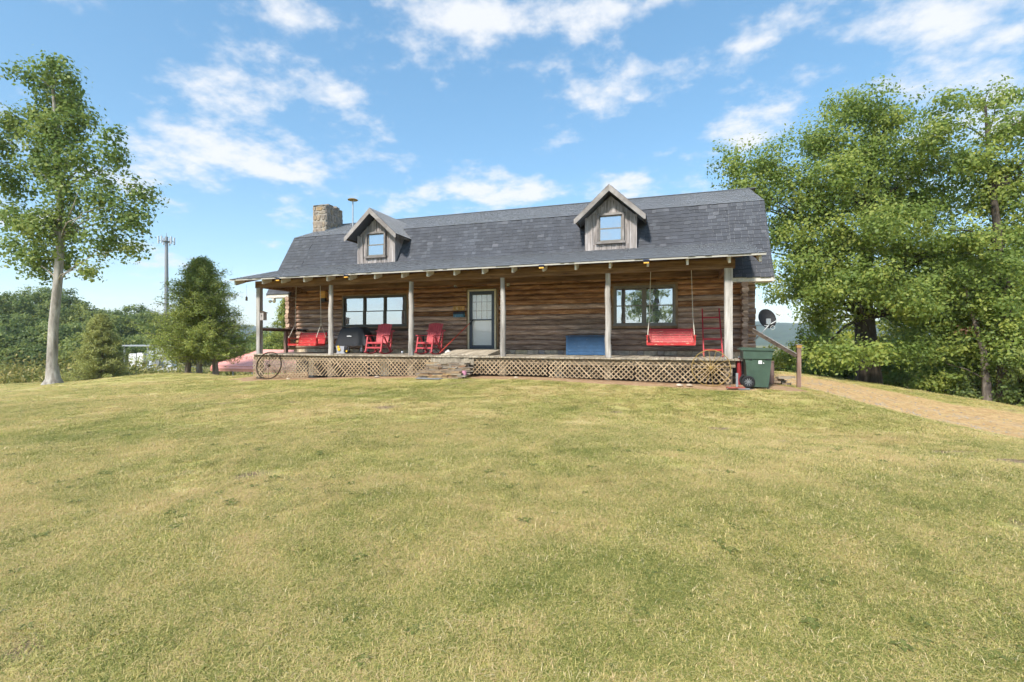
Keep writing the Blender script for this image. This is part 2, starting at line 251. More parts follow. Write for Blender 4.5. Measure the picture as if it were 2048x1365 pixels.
# ------------------------------------------------------------------ mesh helpers
def wloc(p):
    l = Vector((0, 0, 0))
    while p is not None: l = l + p.location; p = p.parent
    return l
class MB:
    def __init__(s): s.v = []; s.f = []; s.t = []
    def add(s, vs, fs, tint=None):
        n = len(s.v); s.v += [tuple(x) for x in vs]; s.f += [tuple(i + n for i in f) for f in fs]; s.t += [tint if tint is not None else .5] * len(fs); return s
    def box(s, c, d, rot=None, tint=None):
        c = Vector(c); h = Vector(d) / 2; M = rot.to_matrix() if isinstance(rot, Euler) else (Euler(rot).to_matrix() if rot is not None else Matrix.Identity(3))
        vs = [c + M @ Vector((x * h.x, y * h.y, z * h.z)) for x in (-1, 1) for y in (-1, 1) for z in (-1, 1)]
        return s.add(vs, [(0, 1, 3, 2), (4, 6, 7, 5), (0, 4, 5, 1), (2, 3, 7, 6), (0, 2, 6, 4), (1, 5, 7, 3)], tint)
    def bar(s, a, b, w, h, up=(0, 0, 1)):             # rectangular bar from a to b
        a = Vector(a); b = Vector(b); d = (b - a).normalized(); u = Vector(up)
        if abs(d.dot(u)) > .98: u = Vector((0, 1, 0))
        x = d.cross(u).normalized(); y = x.cross(d).normalized()
        vs = [p + x * (sx * w / 2) + y * (sy * h / 2) for p in (a, b) for sx, sy in ((-1, -1), (1, -1), (1, 1), (-1, 1))]
        return s.add(vs, [(0, 3, 2, 1), (4, 5, 6, 7)] + [(i, (i + 1) % 4, (i + 1) % 4 + 4, i + 4) for i in range(4)])
    def tube(s, pts, rad, n=8, cap=True):
        pts = [Vector(p) for p in pts]; rad = rad if isinstance(rad, (list, tuple)) else [rad] * len(pts); vs = []
        ref = None
        for i, p in enumerate(pts):
            d = (pts[min(i + 1, len(pts) - 1)] - pts[max(i - 1, 0)]).normalized()
            if ref is None: ref = Vector((1, 0, 0)) if abs(d.x) < .8 else Vector((0, 1, 0))
            x = (ref - d * ref.dot(d)).normalized(); y = d.cross(x).normalized(); ref = x
            vs += [p + (x * math.cos(a) + y * math.sin(a)) * rad[i] for a in [2 * math.pi * k / n for k in range(n)]]
        fs = [(i * n + k, i * n + (k + 1) % n, (i + 1) * n + (k + 1) % n, (i + 1) * n + k) for i in range(len(pts) - 1) for k in range(n)]
        if cap: fs += [tuple(range(n))[::-1], tuple(range((len(pts) - 1) * n, len(pts) * n))]
        return s.add(vs, fs)
    def lathe(s, prof, n=20, c=(0, 0, 0), M=None):    # prof: (r, z)
        M = M or Matrix.Identity(3); c = Vector(c); vs = []
        for r, z in prof: vs += [c + M @ Vector((r * math.cos(2 * math.pi * k / n), r * math.sin(2 * math.pi * k / n), z)) for k in range(n)]
        fs = [(i * n + k, i * n + (k + 1) % n, (i + 1) * n + (k + 1) % n, (i + 1) * n + k) for i in range(len(prof) - 1) for k in range(n)]
        fs += [tuple(range(n))[::-1], tuple(range((len(prof) - 1) * n, len(prof) * n))]
        return s.add(vs, fs)
    def prism(s, poly, axis, a, b):                   # poly in the two other axes, extruded from a to b
        def pt(p, q): return {'x': (q, p[0], p[1]), 'y': (p[0], q, p[1]), 'z': (p[0], p[1], q)}[axis]
        n = len(poly); vs = [pt(p, a) for p in poly] + [pt(p, b) for p in poly]
        return s.add(vs, [tuple(range(n))[::-1], tuple(range(n, 2 * n))] + [(i, (i + 1) % n, (i + 1) % n + n, i + n) for i in range(n)])
    def ring(s, c, R_, r, n=40, m=6, M=None, sx=1):
        M = M or Matrix.Identity(3); c = Vector(c); vs = []
        for i in range(n):
            a = 2 * math.pi * i / n
            for k in range(m):
                bb = 2 * math.pi * k / m; rr = R_ + r * math.cos(bb)
                vs.append(c + M @ Vector((rr * math.cos(a), r * sx * math.sin(bb), rr * math.sin(a))))
        return s.add(vs, [(i * m + k, ((i + 1) % n) * m + k, ((i + 1) % n) * m + (k + 1) % m, i * m + (k + 1) % m) for i in range(n) for k in range(m)])
    def mesh(s, name, mat, off=(0, 0, 0), smooth=False):
        me = bpy.data.meshes.new(name); o = Vector(off)
        me.from_pydata([tuple(Vector(v) - o) for v in s.v], [], s.f); me.materials.append(MATS[mat])
        a = me.attributes.new('tint', 'FLOAT', 'FACE'); a.data.foreach_set('value', s.t)
        bm_fix(me)
        if smooth: me.polygons.foreach_set('use_smooth', [True] * len(me.polygons))
        return me
    def build(s, name, mat, parent=None, local=False, smooth=False):
        me = s.mesh(name, mat, (0, 0, 0) if local else wloc(parent), smooth)
        if smooth:
            try: me.set_sharp_from_angle(angle=R(40))
            except Exception: pass
        return link(name, me, parent)
def bm_fix(me):
    import bmesh
    bm = bmesh.new(); bm.from_mesh(me); bmesh.ops.recalc_face_normals(bm, faces=bm.faces); bm.to_mesh(me); bm.free()
def link(name, me, parent=None):
    o = bpy.data.objects.new(name, me); COL.objects.link(o)
    if parent is not None: o.parent = parent
    return o
def tag(o, label, cat, group=None, kind=None):
    if label: o['label'] = label
    if cat: o['category'] = cat
    if group: o['group'] = group
    if kind: o['kind'] = kind
    return o
def thing(name, label, cat, loc=(0, 0, 0), rotz=0, group=None):
    o = bpy.data.objects.new(name, None); COL.objects.link(o); o.location = loc; o.rotation_euler = (0, 0, rotz); o.empty_display_size = .2
    return tag(o, label, cat, group)
def copy_tree(o, parent=None):
    c = o.copy(); COL.objects.link(c); c.parent = parent
    for ch in [x for x in o.children]: copy_tree(ch, c)
    return c
def np_quads(name, verts, mat, tint=None):            # verts (N,4,3)
    N = len(verts); me = bpy.data.meshes.new(name); me.vertices.add(N * 4); me.vertices.foreach_set('co', verts.reshape(-1).astype(np.float32))
    me.loops.add(N * 4); me.loops.foreach_set('vertex_index', np.arange(N * 4, dtype=np.int32)); me.polygons.add(N)
    me.polygons.foreach_set('loop_start', np.arange(0, N * 4, 4, dtype=np.int32)); me.update(calc_edges=True); me.materials.append(MATS[mat])
    a = me.attributes.new('tint', 'FLOAT', 'FACE'); a.data.foreach_set('value', (np.full(N, .5) if tint is None else tint).astype(np.float32))
    return me

# ------------------------------------------------------------------ ground
CP = [(-4.6, -.3, .54), (-13.8, -.4, .22), (-9.2, -.3, .42), (-1.6, -.3, .50), (1.5, -.5, .43), (3.15, .6, .40), (2.6, 1.0, .42),
      (0, -13.5, 0), (-6, -13.5, -.06), (0, -17, -.05), (-4, -7, .24), (0, -7, .22), (-9, -7, .12), (4, -7, .12), (6, -12, -.25), (9, -7, -.30), (-14, -12, -.18),
      (-6, 5, .5), (-12, 6, .2), (0, 6, .45), (-6, 12, -.6), (3, 12, .15)]
for x, y, D, in [(0, 801, 14), (322, 766, 18), (513, 753, 18.2), (50, 785, 19), (108, 768, 23), (400, 750, 26), (203, 766, 30), (0, 772, 32), (0, 745, 75), (200, 742, 80), (300, 747, 62), (450, 745, 64), (315, 744, 110),
                 (1605, 764, 16), (1735, 769, 22), (1800, 783, 18), (2048, 816, 17), (2048, 880, 11.5), (1700, 805, 12.5), (1880, 850, 11.5), (1500, 860, 8.5)]:
    p = at(x, y, D); CP.append((p.x, p.y, p.z))
CP += [(-27, 12, -2.5), (-21, 13, -2.4), (-24, 20, -3.2), (-22, 8.0, -1.0), (17, 12, -2.6), (24, 20, -6), (10, 20, -2.6), (5, 30, -5), (-10, 40, -6), (-40, 40, -4.5), (-100, 40, -3.8), (-125, 80, -6.5), (60, 60, -14),
       (0, 100, -12), (100, 0, -14), (20, 0, -1.7), (28, -6, -3), (-60, -40, -2.5), (40, -40, -4), (0, -60, -1.5), (-60, 0, -2.2), (-40, -14, -1.2)]
CPa = np.array(CP)
def _k(d): return np.sqrt(d * d + 9.0)
_D = np.linalg.norm(CPa[:, None, :2] - CPa[None, :, :2], axis=2); _n = len(CPa)
_A = np.zeros((_n + 1, _n + 1)); _A[:_n, :_n] = _k(_D) - np.eye(_n) * .02; _A[:_n, _n] = 1; _A[_n, :_n] = 1
_w = np.linalg.solve(_A, np.append(CPa[:, 2], 0))
def gz(X, Y):
    X = np.atleast_1d(np.asarray(X, float)); Y = np.atleast_1d(np.asarray(Y, float)); out = np.empty(X.size)
    xf, yf = X.ravel(), Y.ravel()
    for i in range(0, xf.size, 20000):
        d = np.hypot(xf[i:i + 20000, None] - CPa[None, :, 0], yf[i:i + 20000, None] - CPa[None, :, 1]); out[i:i + 20000] = _k(d) @ _w[:_n] + _w[_n]
    r = np.hypot(xf, yf); w = np.clip((r - 110) / 120, 0, 1); w = w * w * (3 - 2 * w)
    return (out * (1 - w) + (-11.0) * w).reshape(X.shape)
def g1(x, y): return float(gz(x, y)[0])
def axis(lo, hi, step, far):
    a = list(np.arange(lo, hi + 1e-6, step)); s = step
    while a[-1] < far: s *= 1.28; a.append(a[-1] + s)
    s = step; b = [lo]
    while b[-1] > -far: s *= 1.28; b.append(b[-1] - s)
    return np.clip(np.array(b[:0:-1] + a), -2650, 2650)
gx = axis(-34, 24, .3, 2600); gy = axis(-17, 18, .3, 2600)
GX, GY = np.meshgrid(gx, gy); GZ = gz(GX, GY)
GZ += .012 * np.sin(GX * 2.1 + GY * .7) * np.sin(GY * 1.9)
def _pit(X, Y): return np.where((X > -13.9) & (X < 1.45) & (Y > -.12) & (Y < 10), -.55, 0)  # ground sunk under the deck so the lattice openings stay dark
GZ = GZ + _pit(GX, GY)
def sst(a, lo, hi): w = np.clip((a - lo) / (hi - lo), 0, 1); return w * w * (3 - 2 * w)
# driveway runs from beside the house down to the right
DRV = [at(1605, 770, 15), at(1700, 785, 15.5), at(1800, 805, 14.5), at(1900, 830, 13.5), at(2048, 850, 12.8), at(2300, 900, 12)]
def seg_dist(X, Y, pts):
    best = np.full(X.shape, 1e9)
    for a, b_ in zip(pts[:-1], pts[1:]):
        ax, ay, bx, by = a.x, a.y, b_.x, b_.y; L = (bx - ax) ** 2 + (by - ay) ** 2
        tt = np.clip(((X - ax) * (bx - ax) + (Y - ay) * (by - ay)) / L, 0, 1); best = np.minimum(best, np.hypot(X - ax - tt * (bx - ax), Y - ay - tt * (by - ay)))
    return best
def vnoise(X, Y, f, seed):
    x = X * f; y = Y * f; xi = np.floor(x).astype(np.int64); yi = np.floor(y).astype(np.int64); fx = x - xi; fy = y - yi; fx = fx * fx * (3 - 2 * fx); fy = fy * fy * (3 - 2 * fy)
    def h(a, b_): n_ = np.sin((a % 9973) * 127.1 + (b_ % 9973) * 311.7 + seed * 17.3) * 43758.5453; return n_ - np.floor(n_)
    return (h(xi, yi) * (1 - fx) + h(xi + 1, yi) * fx) * (1 - fy) + (h(xi, yi + 1) * (1 - fx) + h(xi + 1, yi + 1) * fx) * fy
def dryness(X, Y):
    xr = X * .93 + Y * .37; yr = -X * .37 + Y * .93               # mower passes run slantwise
    d = .22 * vnoise(xr * .3, yr, .9, 1) + .20 * vnoise(X, Y, .9, 2) + .28 * vnoise(X, Y, 2.7, 3) + .30 * vnoise(X, Y, 7.5, 4)
    return np.clip((d - .5) * 1.45 + .46, 0, 1)
def bareness(X, Y): return sst(.55 * vnoise(X, Y, 1.15, 12) + .45 * vnoise(X, Y, 4.2, 13), .70, .90)
def masks(X, Y):
    dd = seg_dist(X, Y, DRV); drive = 1 - sst(dd, .9, 2.3)
    side = (X > 3.4) & (Y > 1.2); drive = np.maximum(drive, np.where(side, 1 - sst(dd, 2.0, 4.4), 0))
    gravel = np.maximum(1 - sst(np.abs(dd - .8), .2, 1.0), 0) * .62
    fx = sst(X, -14.6, -13.6) * (1 - sst(X, 1.6, 2.6)); clay = fx * sst(Y, -1.15, -.55)
    clay = np.maximum(clay, (1 - sst(np.hypot((X - 2.3) / 1.2, (Y + .0) / .8), .55, 1.05)))
    clay = np.where((X > -15) & (X < 2.6) & (Y > -.2) & (Y < 11), 1, clay)
    rd = -S0 * (X - CAM.x) + C0 * (Y - CAM.y); rr = C0 * X + S0 * (Y - CAM.y)
    rough = sst(rd, 30, 37) * (rr / np.maximum(rd, 1) < -.2); rough = np.maximum(rough, sst(np.hypot(X, Y), 60, 90))
    return drive, gravel, clay, rough
S0, C0 = math.sin(R(YAW)), math.cos(R(YAW))
ny, nx = GX.shape; idx = np.arange(nx * ny).reshape(ny, nx)
me = bpy.data.meshes.new('ground'); vv = np.stack([GX, GY, GZ], -1).reshape(-1, 3)
q = np.stack([idx[:-1, :-1], idx[:-1, 1:], idx[1:, 1:], idx[1:, :-1]], -1).reshape(-1, 4)
me.vertices.add(len(vv)); me.vertices.foreach_set('co', vv.reshape(-1).astype(np.float32)); me.loops.add(q.size); me.loops.foreach_set('vertex_index', q.reshape(-1).astype(np.int32))
me.polygons.add(len(q)); me.polygons.foreach_set('loop_start', np.arange(0, q.size, 4, dtype=np.int32)); me.update(calc_edges=True)
me.polygons.foreach_set('use_smooth', [True] * len(q)); me.materials.append(MATS['lawn'])
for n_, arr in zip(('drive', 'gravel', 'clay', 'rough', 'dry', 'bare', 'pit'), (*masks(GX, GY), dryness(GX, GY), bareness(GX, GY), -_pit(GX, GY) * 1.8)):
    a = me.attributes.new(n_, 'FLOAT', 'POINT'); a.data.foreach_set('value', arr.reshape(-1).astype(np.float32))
tag(link('ground', me), 'mown lawn on a low rise with a dry gravel drive at its right', None, kind='structure')
# far hills
hv = []; hf = []; NA = 220
for i in range(NA):
    a = 2 * math.pi * i / NA
    h = 34 + 16 * math.sin(a * 5 + 1.0) + 9 * math.sin(a * 13 + 2) + 4 * math.sin(a * 31)
    for k, (r, hh) in enumerate([(1150, -12), (1300, h * .35), (1500, h * .8), (1700, h), (2100, h * .5), (2500, -12)]):
        hv.append((r * math.cos(a), r * math.sin(a), hh + (random.uniform(-2.5, 2.5) if 0 < k < 5 else 0)))
for i in range(NA):
    for k in range(5): hf.append((i * 6 + k, ((i + 1) % NA) * 6 + k, ((i + 1) % NA) * 6 + k + 1, i * 6 + k + 1))
me = bpy.data.meshes.new('hills'); me.from_pydata(hv, [], hf); me.materials.append(MATS['forest_hill']); me.polygons.foreach_set('use_smooth', [True] * len(hf))
tag(link('hills', me), 'far blue wooded hills', None, kind='structure')

# ------------------------------------------------------------------ the log cabin
WY = 2.38; DZ = 1.11                                   # wall plane, deck height
cabin = thing('log_cabin', 'long brown log cabin with grey gambrel shingle roof, two dormers and full front porch', 'house', (-6.15, 2.4, .4))
wall = MB().box((-6.15, WY + .06, 2.65), (16.5, .12, 2.9)).build('wall', 'dark_board', cabin)
H = .172; Z0 = 1.25
OPEN = [(-12.12, -9.20, 2.04, 3.33), (-6.86, -5.66, 1.2, 3.38), (-1.78, .22, 1.99, 3.37)]
def log_mesh(x0, x1, z, bulge):
    b = MB(); n = max(2, int((x1 - x0) / .45)); prof = [(-.5, .0), (-.44, .45), (-.3, .8), (-.1, .98), (.12, .98), (.32, .78), (.45, .42), (.5, .0)]; m = len(prof); vs = []
    for i in range(n + 1):
        x = x0 + (x1 - x0) * i / n; j = 1 + random.uniform(-.10, .10); dz = random.uniform(-.004, .004)
        for p, d in prof: vs.append((x, WY - d * bulge * j, z + H / 2 + p * (H - .006) + dz))
    fs = [(i * m + k, i * m + k + 1, (i + 1) * m + k + 1, (i + 1) * m + k) for i in range(n) for k in range(m - 1)]
    fs += [tuple(range(m)), tuple(range(n * m, n * m + m))[::-1]]
    return b.add(vs, fs)
for r in range(17):
    z = Z0 + r * H; spans = [(-14.38, 2.06)]
    for (a, b_, za, zb) in OPEN:
        ov = min(z + H, zb) - max(z, za)
        if ov > .4 * H:
            new = []
            for (s, e) in spans:
                if b_ <= s or a >= e: new.append((s, e)); continue
                if a > s: new.append((s, a))
                if b_ < e: new.append((b_, e))
            spans = new
    for (s, e) in spans:
        x = s
        while x < e - .01:
            L = random.uniform(2.4, 5.2); x2 = x + L
            if e - x2 < 1.2: x2 = e
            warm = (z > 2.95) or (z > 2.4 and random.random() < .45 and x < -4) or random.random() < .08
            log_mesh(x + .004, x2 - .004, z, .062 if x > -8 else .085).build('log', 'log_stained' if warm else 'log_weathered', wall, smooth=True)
            x = x2
# crossing log ends at the two corners
for xc, sgn in ((-14.47, -1), (2.08, 1)):
    for r in range(12):
        z = Z0 + r * H + H * .5; rr = .094 + random.uniform(-.008, .008); jx = random.uniform(-.012, .012)
        MB().tube([(xc + jx, WY - .40 + random.uniform(-.05, .03), z), (xc, WY + .3, z)], rr, 12).build('log_end', 'log_weathered', wall, smooth=True)
        if sgn > 0: MB().tube([(xc - .02, WY + .05, z + H * .5), (xc + .33 + random.uniform(-.02, .02), WY + .05, z + H * .5)], .092, 12).build('log_end', 'log_weathered', wall, smooth=True)
        else: MB().tube([(xc + .02, WY + .05, z + H * .5), (xc - .33, WY + .05, z + H * .5)], .092, 10).build('log_end', 'log_weathered', wall, smooth=True)
# gable ends and back
GP = [(2.46, 1.0), (2.46, 4.0), (3.55, 5.9), (6.48, 7.1), (9.41, 5.9), (10.5, 4.0), (10.5, 1.0)]
for xa, xb in ((-14.5, -14.38), (2.05, 2.17)): MB().prism(GP, 'x', xa, xb).build('gable_wall', 'log_weathered', cabin)
MB().box((-6.15, 10.45, 2.6), (16.3, .1, 3.0)).build('back_wall', 'log_weathered', cabin)
fnd = MB().box((-6.15, 6.4, .0), (16.6, 7.9, 2.2)).build('foundation', 'dark_coating', cabin)  # near-black colour paints the under-deck shade onto the foundation
x = -14.5
while x < 2.1:
    w = random.uniform(.16, .46); zt = 1.245; zb = .96
    MB().box((x + w / 2, 2.425, (zt + zb) / 2), (w - .012, .09 + random.uniform(0, .03), zt - zb)).build('stone', 'foundation_stone', fnd); x += w
# ---- main roof
rf = MB()
def gprof(front): return front + [(3.5, 6.0), (6.48, 7.25), (9.46, 6.0), (11.0, 3.42), (10.9, 3.36), (9.4, 5.88), (6.48, 7.12), (3.56, 5.88)]
fullF = [(2.04, 3.36), (1.96, 3.42)]; cutF = [(2.42, 4.0), (2.32, 4.02)]
rf.prism(gprof(fullF), 'x', -15.49, -14.352).prism(gprof(cutF), 'x', -14.35, 1.75).prism(gprof(fullF), 'x', 1.752, 2.83)
roof = rf.build('roof', 'shingle', cabin)
for (xa, xb) in ((-15.5, -14.4), (1.63, 2.84)):
    MB().box(((xa + xb) / 2, 1.985, 3.355), (xb - xa, .03, .13)).build('fascia', 'weathered_white', cabin)
    MB().box(((xa + xb) / 2, 2.2, 3.30), (xb - xa - .02, .40, .02)).build('soffit', 'weathered_white', cabin)
for xe_ in (-14.40, 1.70): MB().box((xe_, 2.22, 3.66), (.06, .36, .70)).build('eave_return', 'beam_wood', cabin)
MB().box((-6.35, 2.05, 3.77), (16.05, .04, .50)).build('header_board', 'beam_wood', cabin)
for sx, xx in ((-1, -15.47), (1, 2.81)):
    for p, q in (((2.0, 3.40), (3.52, 5.95)), ((3.52, 5.95), (6.48, 7.19))): MB().bar((xx, p[0], p[1] - .05), (xx, q[0], q[1] - .05), .03, .13).build('rake_board', 'grey_trim', roof)
PR0 = (-.62, 3.675); PR1 = (2.69, 4.58); PX0, PX1 = -14.5, 2.18
pr = MB(); off = .05
pr.prism([(PR0[0], PR0[1] - .035), (PR0[0], PR0[1]), (PR1[0], PR1[1]), (PR1[0], PR1[1] - .05)], 'x', PX0, PX1)
porch_roof = pr.build('porch_roof', 'beam_wood', cabin)
MB().box((-6.16, PR0[0] - .006, PR0[1] - .014), (PX1 - PX0 + .02, .012, .05)).build('drip_edge', 'drip_edge', porch_roof)
# ---- shingles: one by one where they show largest, the rest joined
sh_stuff = MB(); sh_single = []
sh_worn = MB()
def slope(xa, xb, A, B_, e=.145, single=None, wmin=.11, wmax=.25, lift=0):
    A = Vector((0, A[0], A[1])); B_ = Vector((0, B_[0], B_[1])); L = (B_ - A).length; d = (B_ - A) / L; ang = math.atan2(d.z, d.y); nrm = Vector((0, -d.z, d.y)); n = int(L / e)
    e = L / n
    for i in range(n):
        x = xa - random.uniform(0, .3)
        while x < xb:
            w = random.uniform(wmin, wmax); a, b_ = max(x, xa), min(x + w, xb); x += w
            if b_ - a < .03: continue
            ex = random.choice([0, 0, .02]); ln = e + .03 + ex
            c = A + d * (i * e + ln / 2 - .012 - ex) + nrm * (.010 + random.uniform(0, .004)); c.x = (a + b_) / 2
            rot = (ang - .055, 0, 0); tint = min(1, max(0, random.gauss(.42 + lift, .15)))
            if random.random() < .05: tint = random.uniform(.62, .8)
            if single and single(c, i): sh_single.append((c, b_ - a - .004, ln, rot, tint))
            else:
                tb = sh_worn if lift else sh_stuff; tb.box(c, (b_ - a - .004, ln, .018), rot, tint); tb.t[-4] = -.5  # lower edge face blackened to paint the shadow line under each course
slope(-15.49, -14.36, (1.96, 3.42), (3.5, 6.0)); slope(-14.36, 1.76, (2.32, 4.02), (3.5, 6.0), single=lambda c, i: i > 2 and c.x > -.95 and len(sh_single) < 190)
slope(1.76, 2.83, (1.96, 3.42), (3.5, 6.0), single=lambda c, i: len(sh_single) < 300)
slope(-15.49, 2.83, (3.49, 6.0), (6.48, 7.25), lift=.38); slope(PX0, PX1, PR0, PR1, lift=.45)  # lift pales the low slopes: lichen and painted grazing light
for s in (-1, 1):                                      # ridge caps
    pass
x = -15.49
while x < 2.83:
    for s, dy in ((-1, -.07), (1, .07)): sh_stuff.box((x + .14, 6.48 + dy, 7.262), (.27, .15, .012), (s * -.40 * 1, .02, 0), random.uniform(.3, .7))
    x += .22
tag(sh_stuff.build('shingle_field', 'shingle', roof), None, None, kind='stuff'); tag(sh_worn.build('shingle_field', 'shingle_worn', porch_roof), 'paler weathered shingles on the low pitched slopes', None, kind='stuff')
vm = []
for k in range(7):
    tb = MB().box((0, 0, 0), (1, 1, .018), None, k / 6); tb.t[-4] = -.5; vm.append(tb.mesh('shingle', 'shingle'))  # same painted shadow line on the single shingles
for (c, w, ln, rot, tint) in sh_single:
    o = link('shingle', vm[min(6, int(tint * 6.99))], roof); o.location = c - wloc(roof); o.rotation_euler = rot; o.scale = (w, ln, 1)
# ---- porch structure
POSTS = [-13.83, -10.80, -7.76, -4.70, -1.63, 1.42]
for i, px in enumerate(POSTS):
    if i in (0, 5):
        w = .15 if i == 0 else .19
        b = MB().box((px, 0, (DZ + 3.43) / 2), (w, .15, 3.43 - DZ))
    else:
        b = MB(); k = 9; b.tube([(px + random.uniform(-.012, .012), random.uniform(-.01, .01), DZ + (3.43 - DZ) * j / k) for j in range(k + 1)], [.088 - .002 * j + random.uniform(-.003, .003) for j in range(k + 1)], 14)
    p = b.build('porch_post', 'post_wood', cabin, smooth=True)
MB().box((-6.2, 0, 3.55), (15.55, .10, .24)).build('porch_beam', 'beam_wood', cabin)
MB().box((-13.85, 1.2, 3.54), (.09, 2.28, .20)).build('side_beam', 'beam_wood', cabin); MB().box((1.42, 1.2, 3.54), (.09, 2.28, .20)).build('side_beam', 'beam_wood', cabin)
sl_ = (PR1[1] - PR0[1]) / (PR1[0] - PR0[0])
def rz(Y): return PR0[1] - .045 + (Y - PR0[0]) * sl_
TAILS = [-13.19, -12.38, -11.46, -10.55, -9.70, -8.76, -7.79, -6.93, -6.04, -5.14, -4.24, -3.34, -2.44, -1.52, -.55, .42, 1.40]
for i, tx in enumerate(TAILS + [-14.40, 2.08]):
    y0, y1 = -.50, 2.25
    b = MB().prism([(y0, rz(y0) - .05), (y0, rz(y0)), (y1, rz(y1)), (y1, rz(y1) - .14), (y0 + .16, rz(y0 + .16) - .14)], 'x', tx - .024, tx + .024)
    b.build('rafter', 'beam_wood', cabin)
    b = MB().prism([(y0 - .004, rz(y0) - .155), (y0 - .004, rz(y0) - .002), (y0 + .38, rz(y0 + .38) - .002), (y0 + .38, rz(y0 + .38) - .15), (y0 + .06, rz(y0) - .16)], 'x', tx - .027, tx + .027)
    b.build('rafter_tail', 'weathered_white', cabin)
# ---- deck
deck = MB().box((-6.2, 1.1, DZ - .09), (15.5, 2.3, .10)).build('porch_deck', 'rim_wood', cabin)
x = -14.0
while x < 1.58:
    w = .14
    MB().box((x + w / 2, 1.09 + random.uniform(-.012, .012), DZ - .019 + random.uniform(-.003, .003)), (w - .009, 2.62, .038)).build('plank', 'deck_wood', deck); x += w
MB().box((-6.2, -.08, DZ - .13), (15.56, .04, .17)).build('rim_board', 'rim_wood', deck)
MB().box((-6.27, -.165, DZ - .145), (1.42, .03, .24)).build('step_fascia', 'deck_wood', deck)
for px in POSTS: MB().box((px, .02, .45), (.18, .16, 1.0)).build('pier', 'rim_wood', deck)
for px in (-12.3, -9.3, -3.2): MB().box((px, .9, .3), (.2, .2, 1.3)).build('pier', 'concrete', deck)
# ---- lattice skirt
LB = [(-14.0, .29), (-9.2, .47), (-6.9, .55), (-4.6, .57), (-1.6, .55), (.5, .50), (1.5, .50)]
def lbot(x): return float(np.interp(x, [p[0] for p in LB], [p[1] for p in LB]))
LT = 1.055; SW = .027
for pi_, (xa, xb) in enumerate([(-13.98, -11.62), (-11.60, -9.22), (-9.20, -6.92), (-5.60, -3.3), (-3.28, -.92), (-.90, 1.46)]):
    pan = bpy.data.objects.new('lattice_panel', None); COL.objects.link(pan); pan.parent = cabin; pan.location = Vector(((xa + xb) / 2, -.15, .5)) - cabin.location
    zb0 = min(lbot(xa), lbot(xb)) + (.02 if pi_ in (1, 3) else 0); sag = random.uniform(-.02, .02)
    for lay, sg in ((0, 1), (1, -1)):
        c = -2.0
        while c < (xb - xa) + 2:
            # line z = zb0 + sg*(x - x0), clipped to the panel
            x0 = xa + c; xs = x0; xe = x0 + sg * (LT - zb0); lo, hi = (min(xs, xe), max(xs, xe)); a_, b_ = max(lo, xa), min(hi, xb); c += .134
            if b_ - a_ < .03: continue
            za, zb_ = zb0 + sg * (a_ - x0), zb0 + sg * (b_ - x0)
            if pi_ == 0 and lay == 1 and -12.0 < a_ < -11.85: continue
            if pi_ == 1 and lay == 1 and (-11.6 < a_ < -11.35 or -10.95 < a_ < -10.75): b_ = a_ + (b_ - a_) * .4; zb_ = zb0 + sg * (b_ - x0)
            yy = -.145 - lay * .006
            MB().bar((a_, yy, za), (b_, yy, zb_), .0055, SW + random.uniform(-.003, .003), (0, 0, 1)).build('slat', 'lattice_wood', None).parent = pan
            o_ = bpy.data.objects; last = pan.children[-1]
            for v_ in last.data.vertices: v_.co -= Vector(((xa + xb) / 2, -.15, .5))
# ---- windows
def window(xa, xb, za, zb, Y, units, fmat, parent, sash=.035, tr=.055, trm=None, sub=True):
    w = MB(); trm = trm or fmat
    w.box(((xa + xb) / 2, Y, zb - tr / 2), (xb - xa, .10, tr)).box(((xa + xb) / 2, Y - .01, za + tr / 2), (xb - xa + .06, .13, tr)).box((xa + tr / 2, Y, (za + zb) / 2), (tr, .10, zb - za - 2 * tr)).box((xb - tr / 2, Y, (za + zb) / 2), (tr, .10, zb - za - 2 * tr))
    win = w.build('window_frame', trm, parent); host = win if sub else parent
    xi, xe, zi, ze = xa + tr, xb - tr, za + tr, zb - tr; uw = (xe - xi) / units; zm = (zi + ze) / 2
    for u in range(units):
        a, b_ = xi + u * uw, xi + (u + 1) * uw
        if u: MB().box((a, Y + .005, (zi + ze) / 2), (.07, .09, ze - zi)).build('mullion', trm, host); a += .035
        if u < units - 1: b_ -= .035
        for (s, e, yy) in ((zi, zm + .02, Y + .0), (zm - .02, ze, Y + .028)):
            f = MB(); k = sash
            f.box(((a + b_) / 2, yy, s + k / 2), (b_ - a, .026, k * (1.5 if yy == Y else 1))).box(((a + b_) / 2, yy, e - k / 2), (b_ - a, .026, k)).box((a + k / 2, yy, (s + e) / 2), (k, .026, e - s - 2 * k)).box((b_ - k / 2, yy, (s + e) / 2), (k, .026, e - s - 2 * k))
            f.build('sash', fmat, host)
            MB().box(((a + b_) / 2, yy + .004, (s + e) / 2), (b_ - a - 2 * k + .004, .005, e - s - 2 * k + .004)).build('pane', 'window_glass', host)
    return win
window(-12.06, -9.26, 2.09, 3.28, WY - .06, 3, 'bronze_frame', cabin, trm='bronze_frame')
window(-1.72, .16, 2.04, 3.32, WY - .06, 2, 'taupe_frame', cabin, trm='taupe_frame')
def casing(xa, xb, za, zb, w=.07, m='trim_tan', sill=True):
    b = MB().box(((xa + xb) / 2, WY - .055, zb + w / 2), (xb - xa + 2 * w, .10, w)).box((xa - w / 2, WY - .055, (za + zb) / 2), (w, .10, zb - za)).box((xb + w / 2, WY - .055, (za + zb) / 2), (w, .10, zb - za))
    if sill: b.box(((xa + xb) / 2, WY - .055, za - w / 2), (xb - xa + 2 * w, .11, w))
    return b.build('casing', m, cabin)
casing(-12.06, -9.26, 2.09, 3.28, .055); casing(-1.72, .16, 2.04, 3.32, .07); casing(-6.80, -5.72, 1.25, 3.33, .06, 'trim_tan', False)
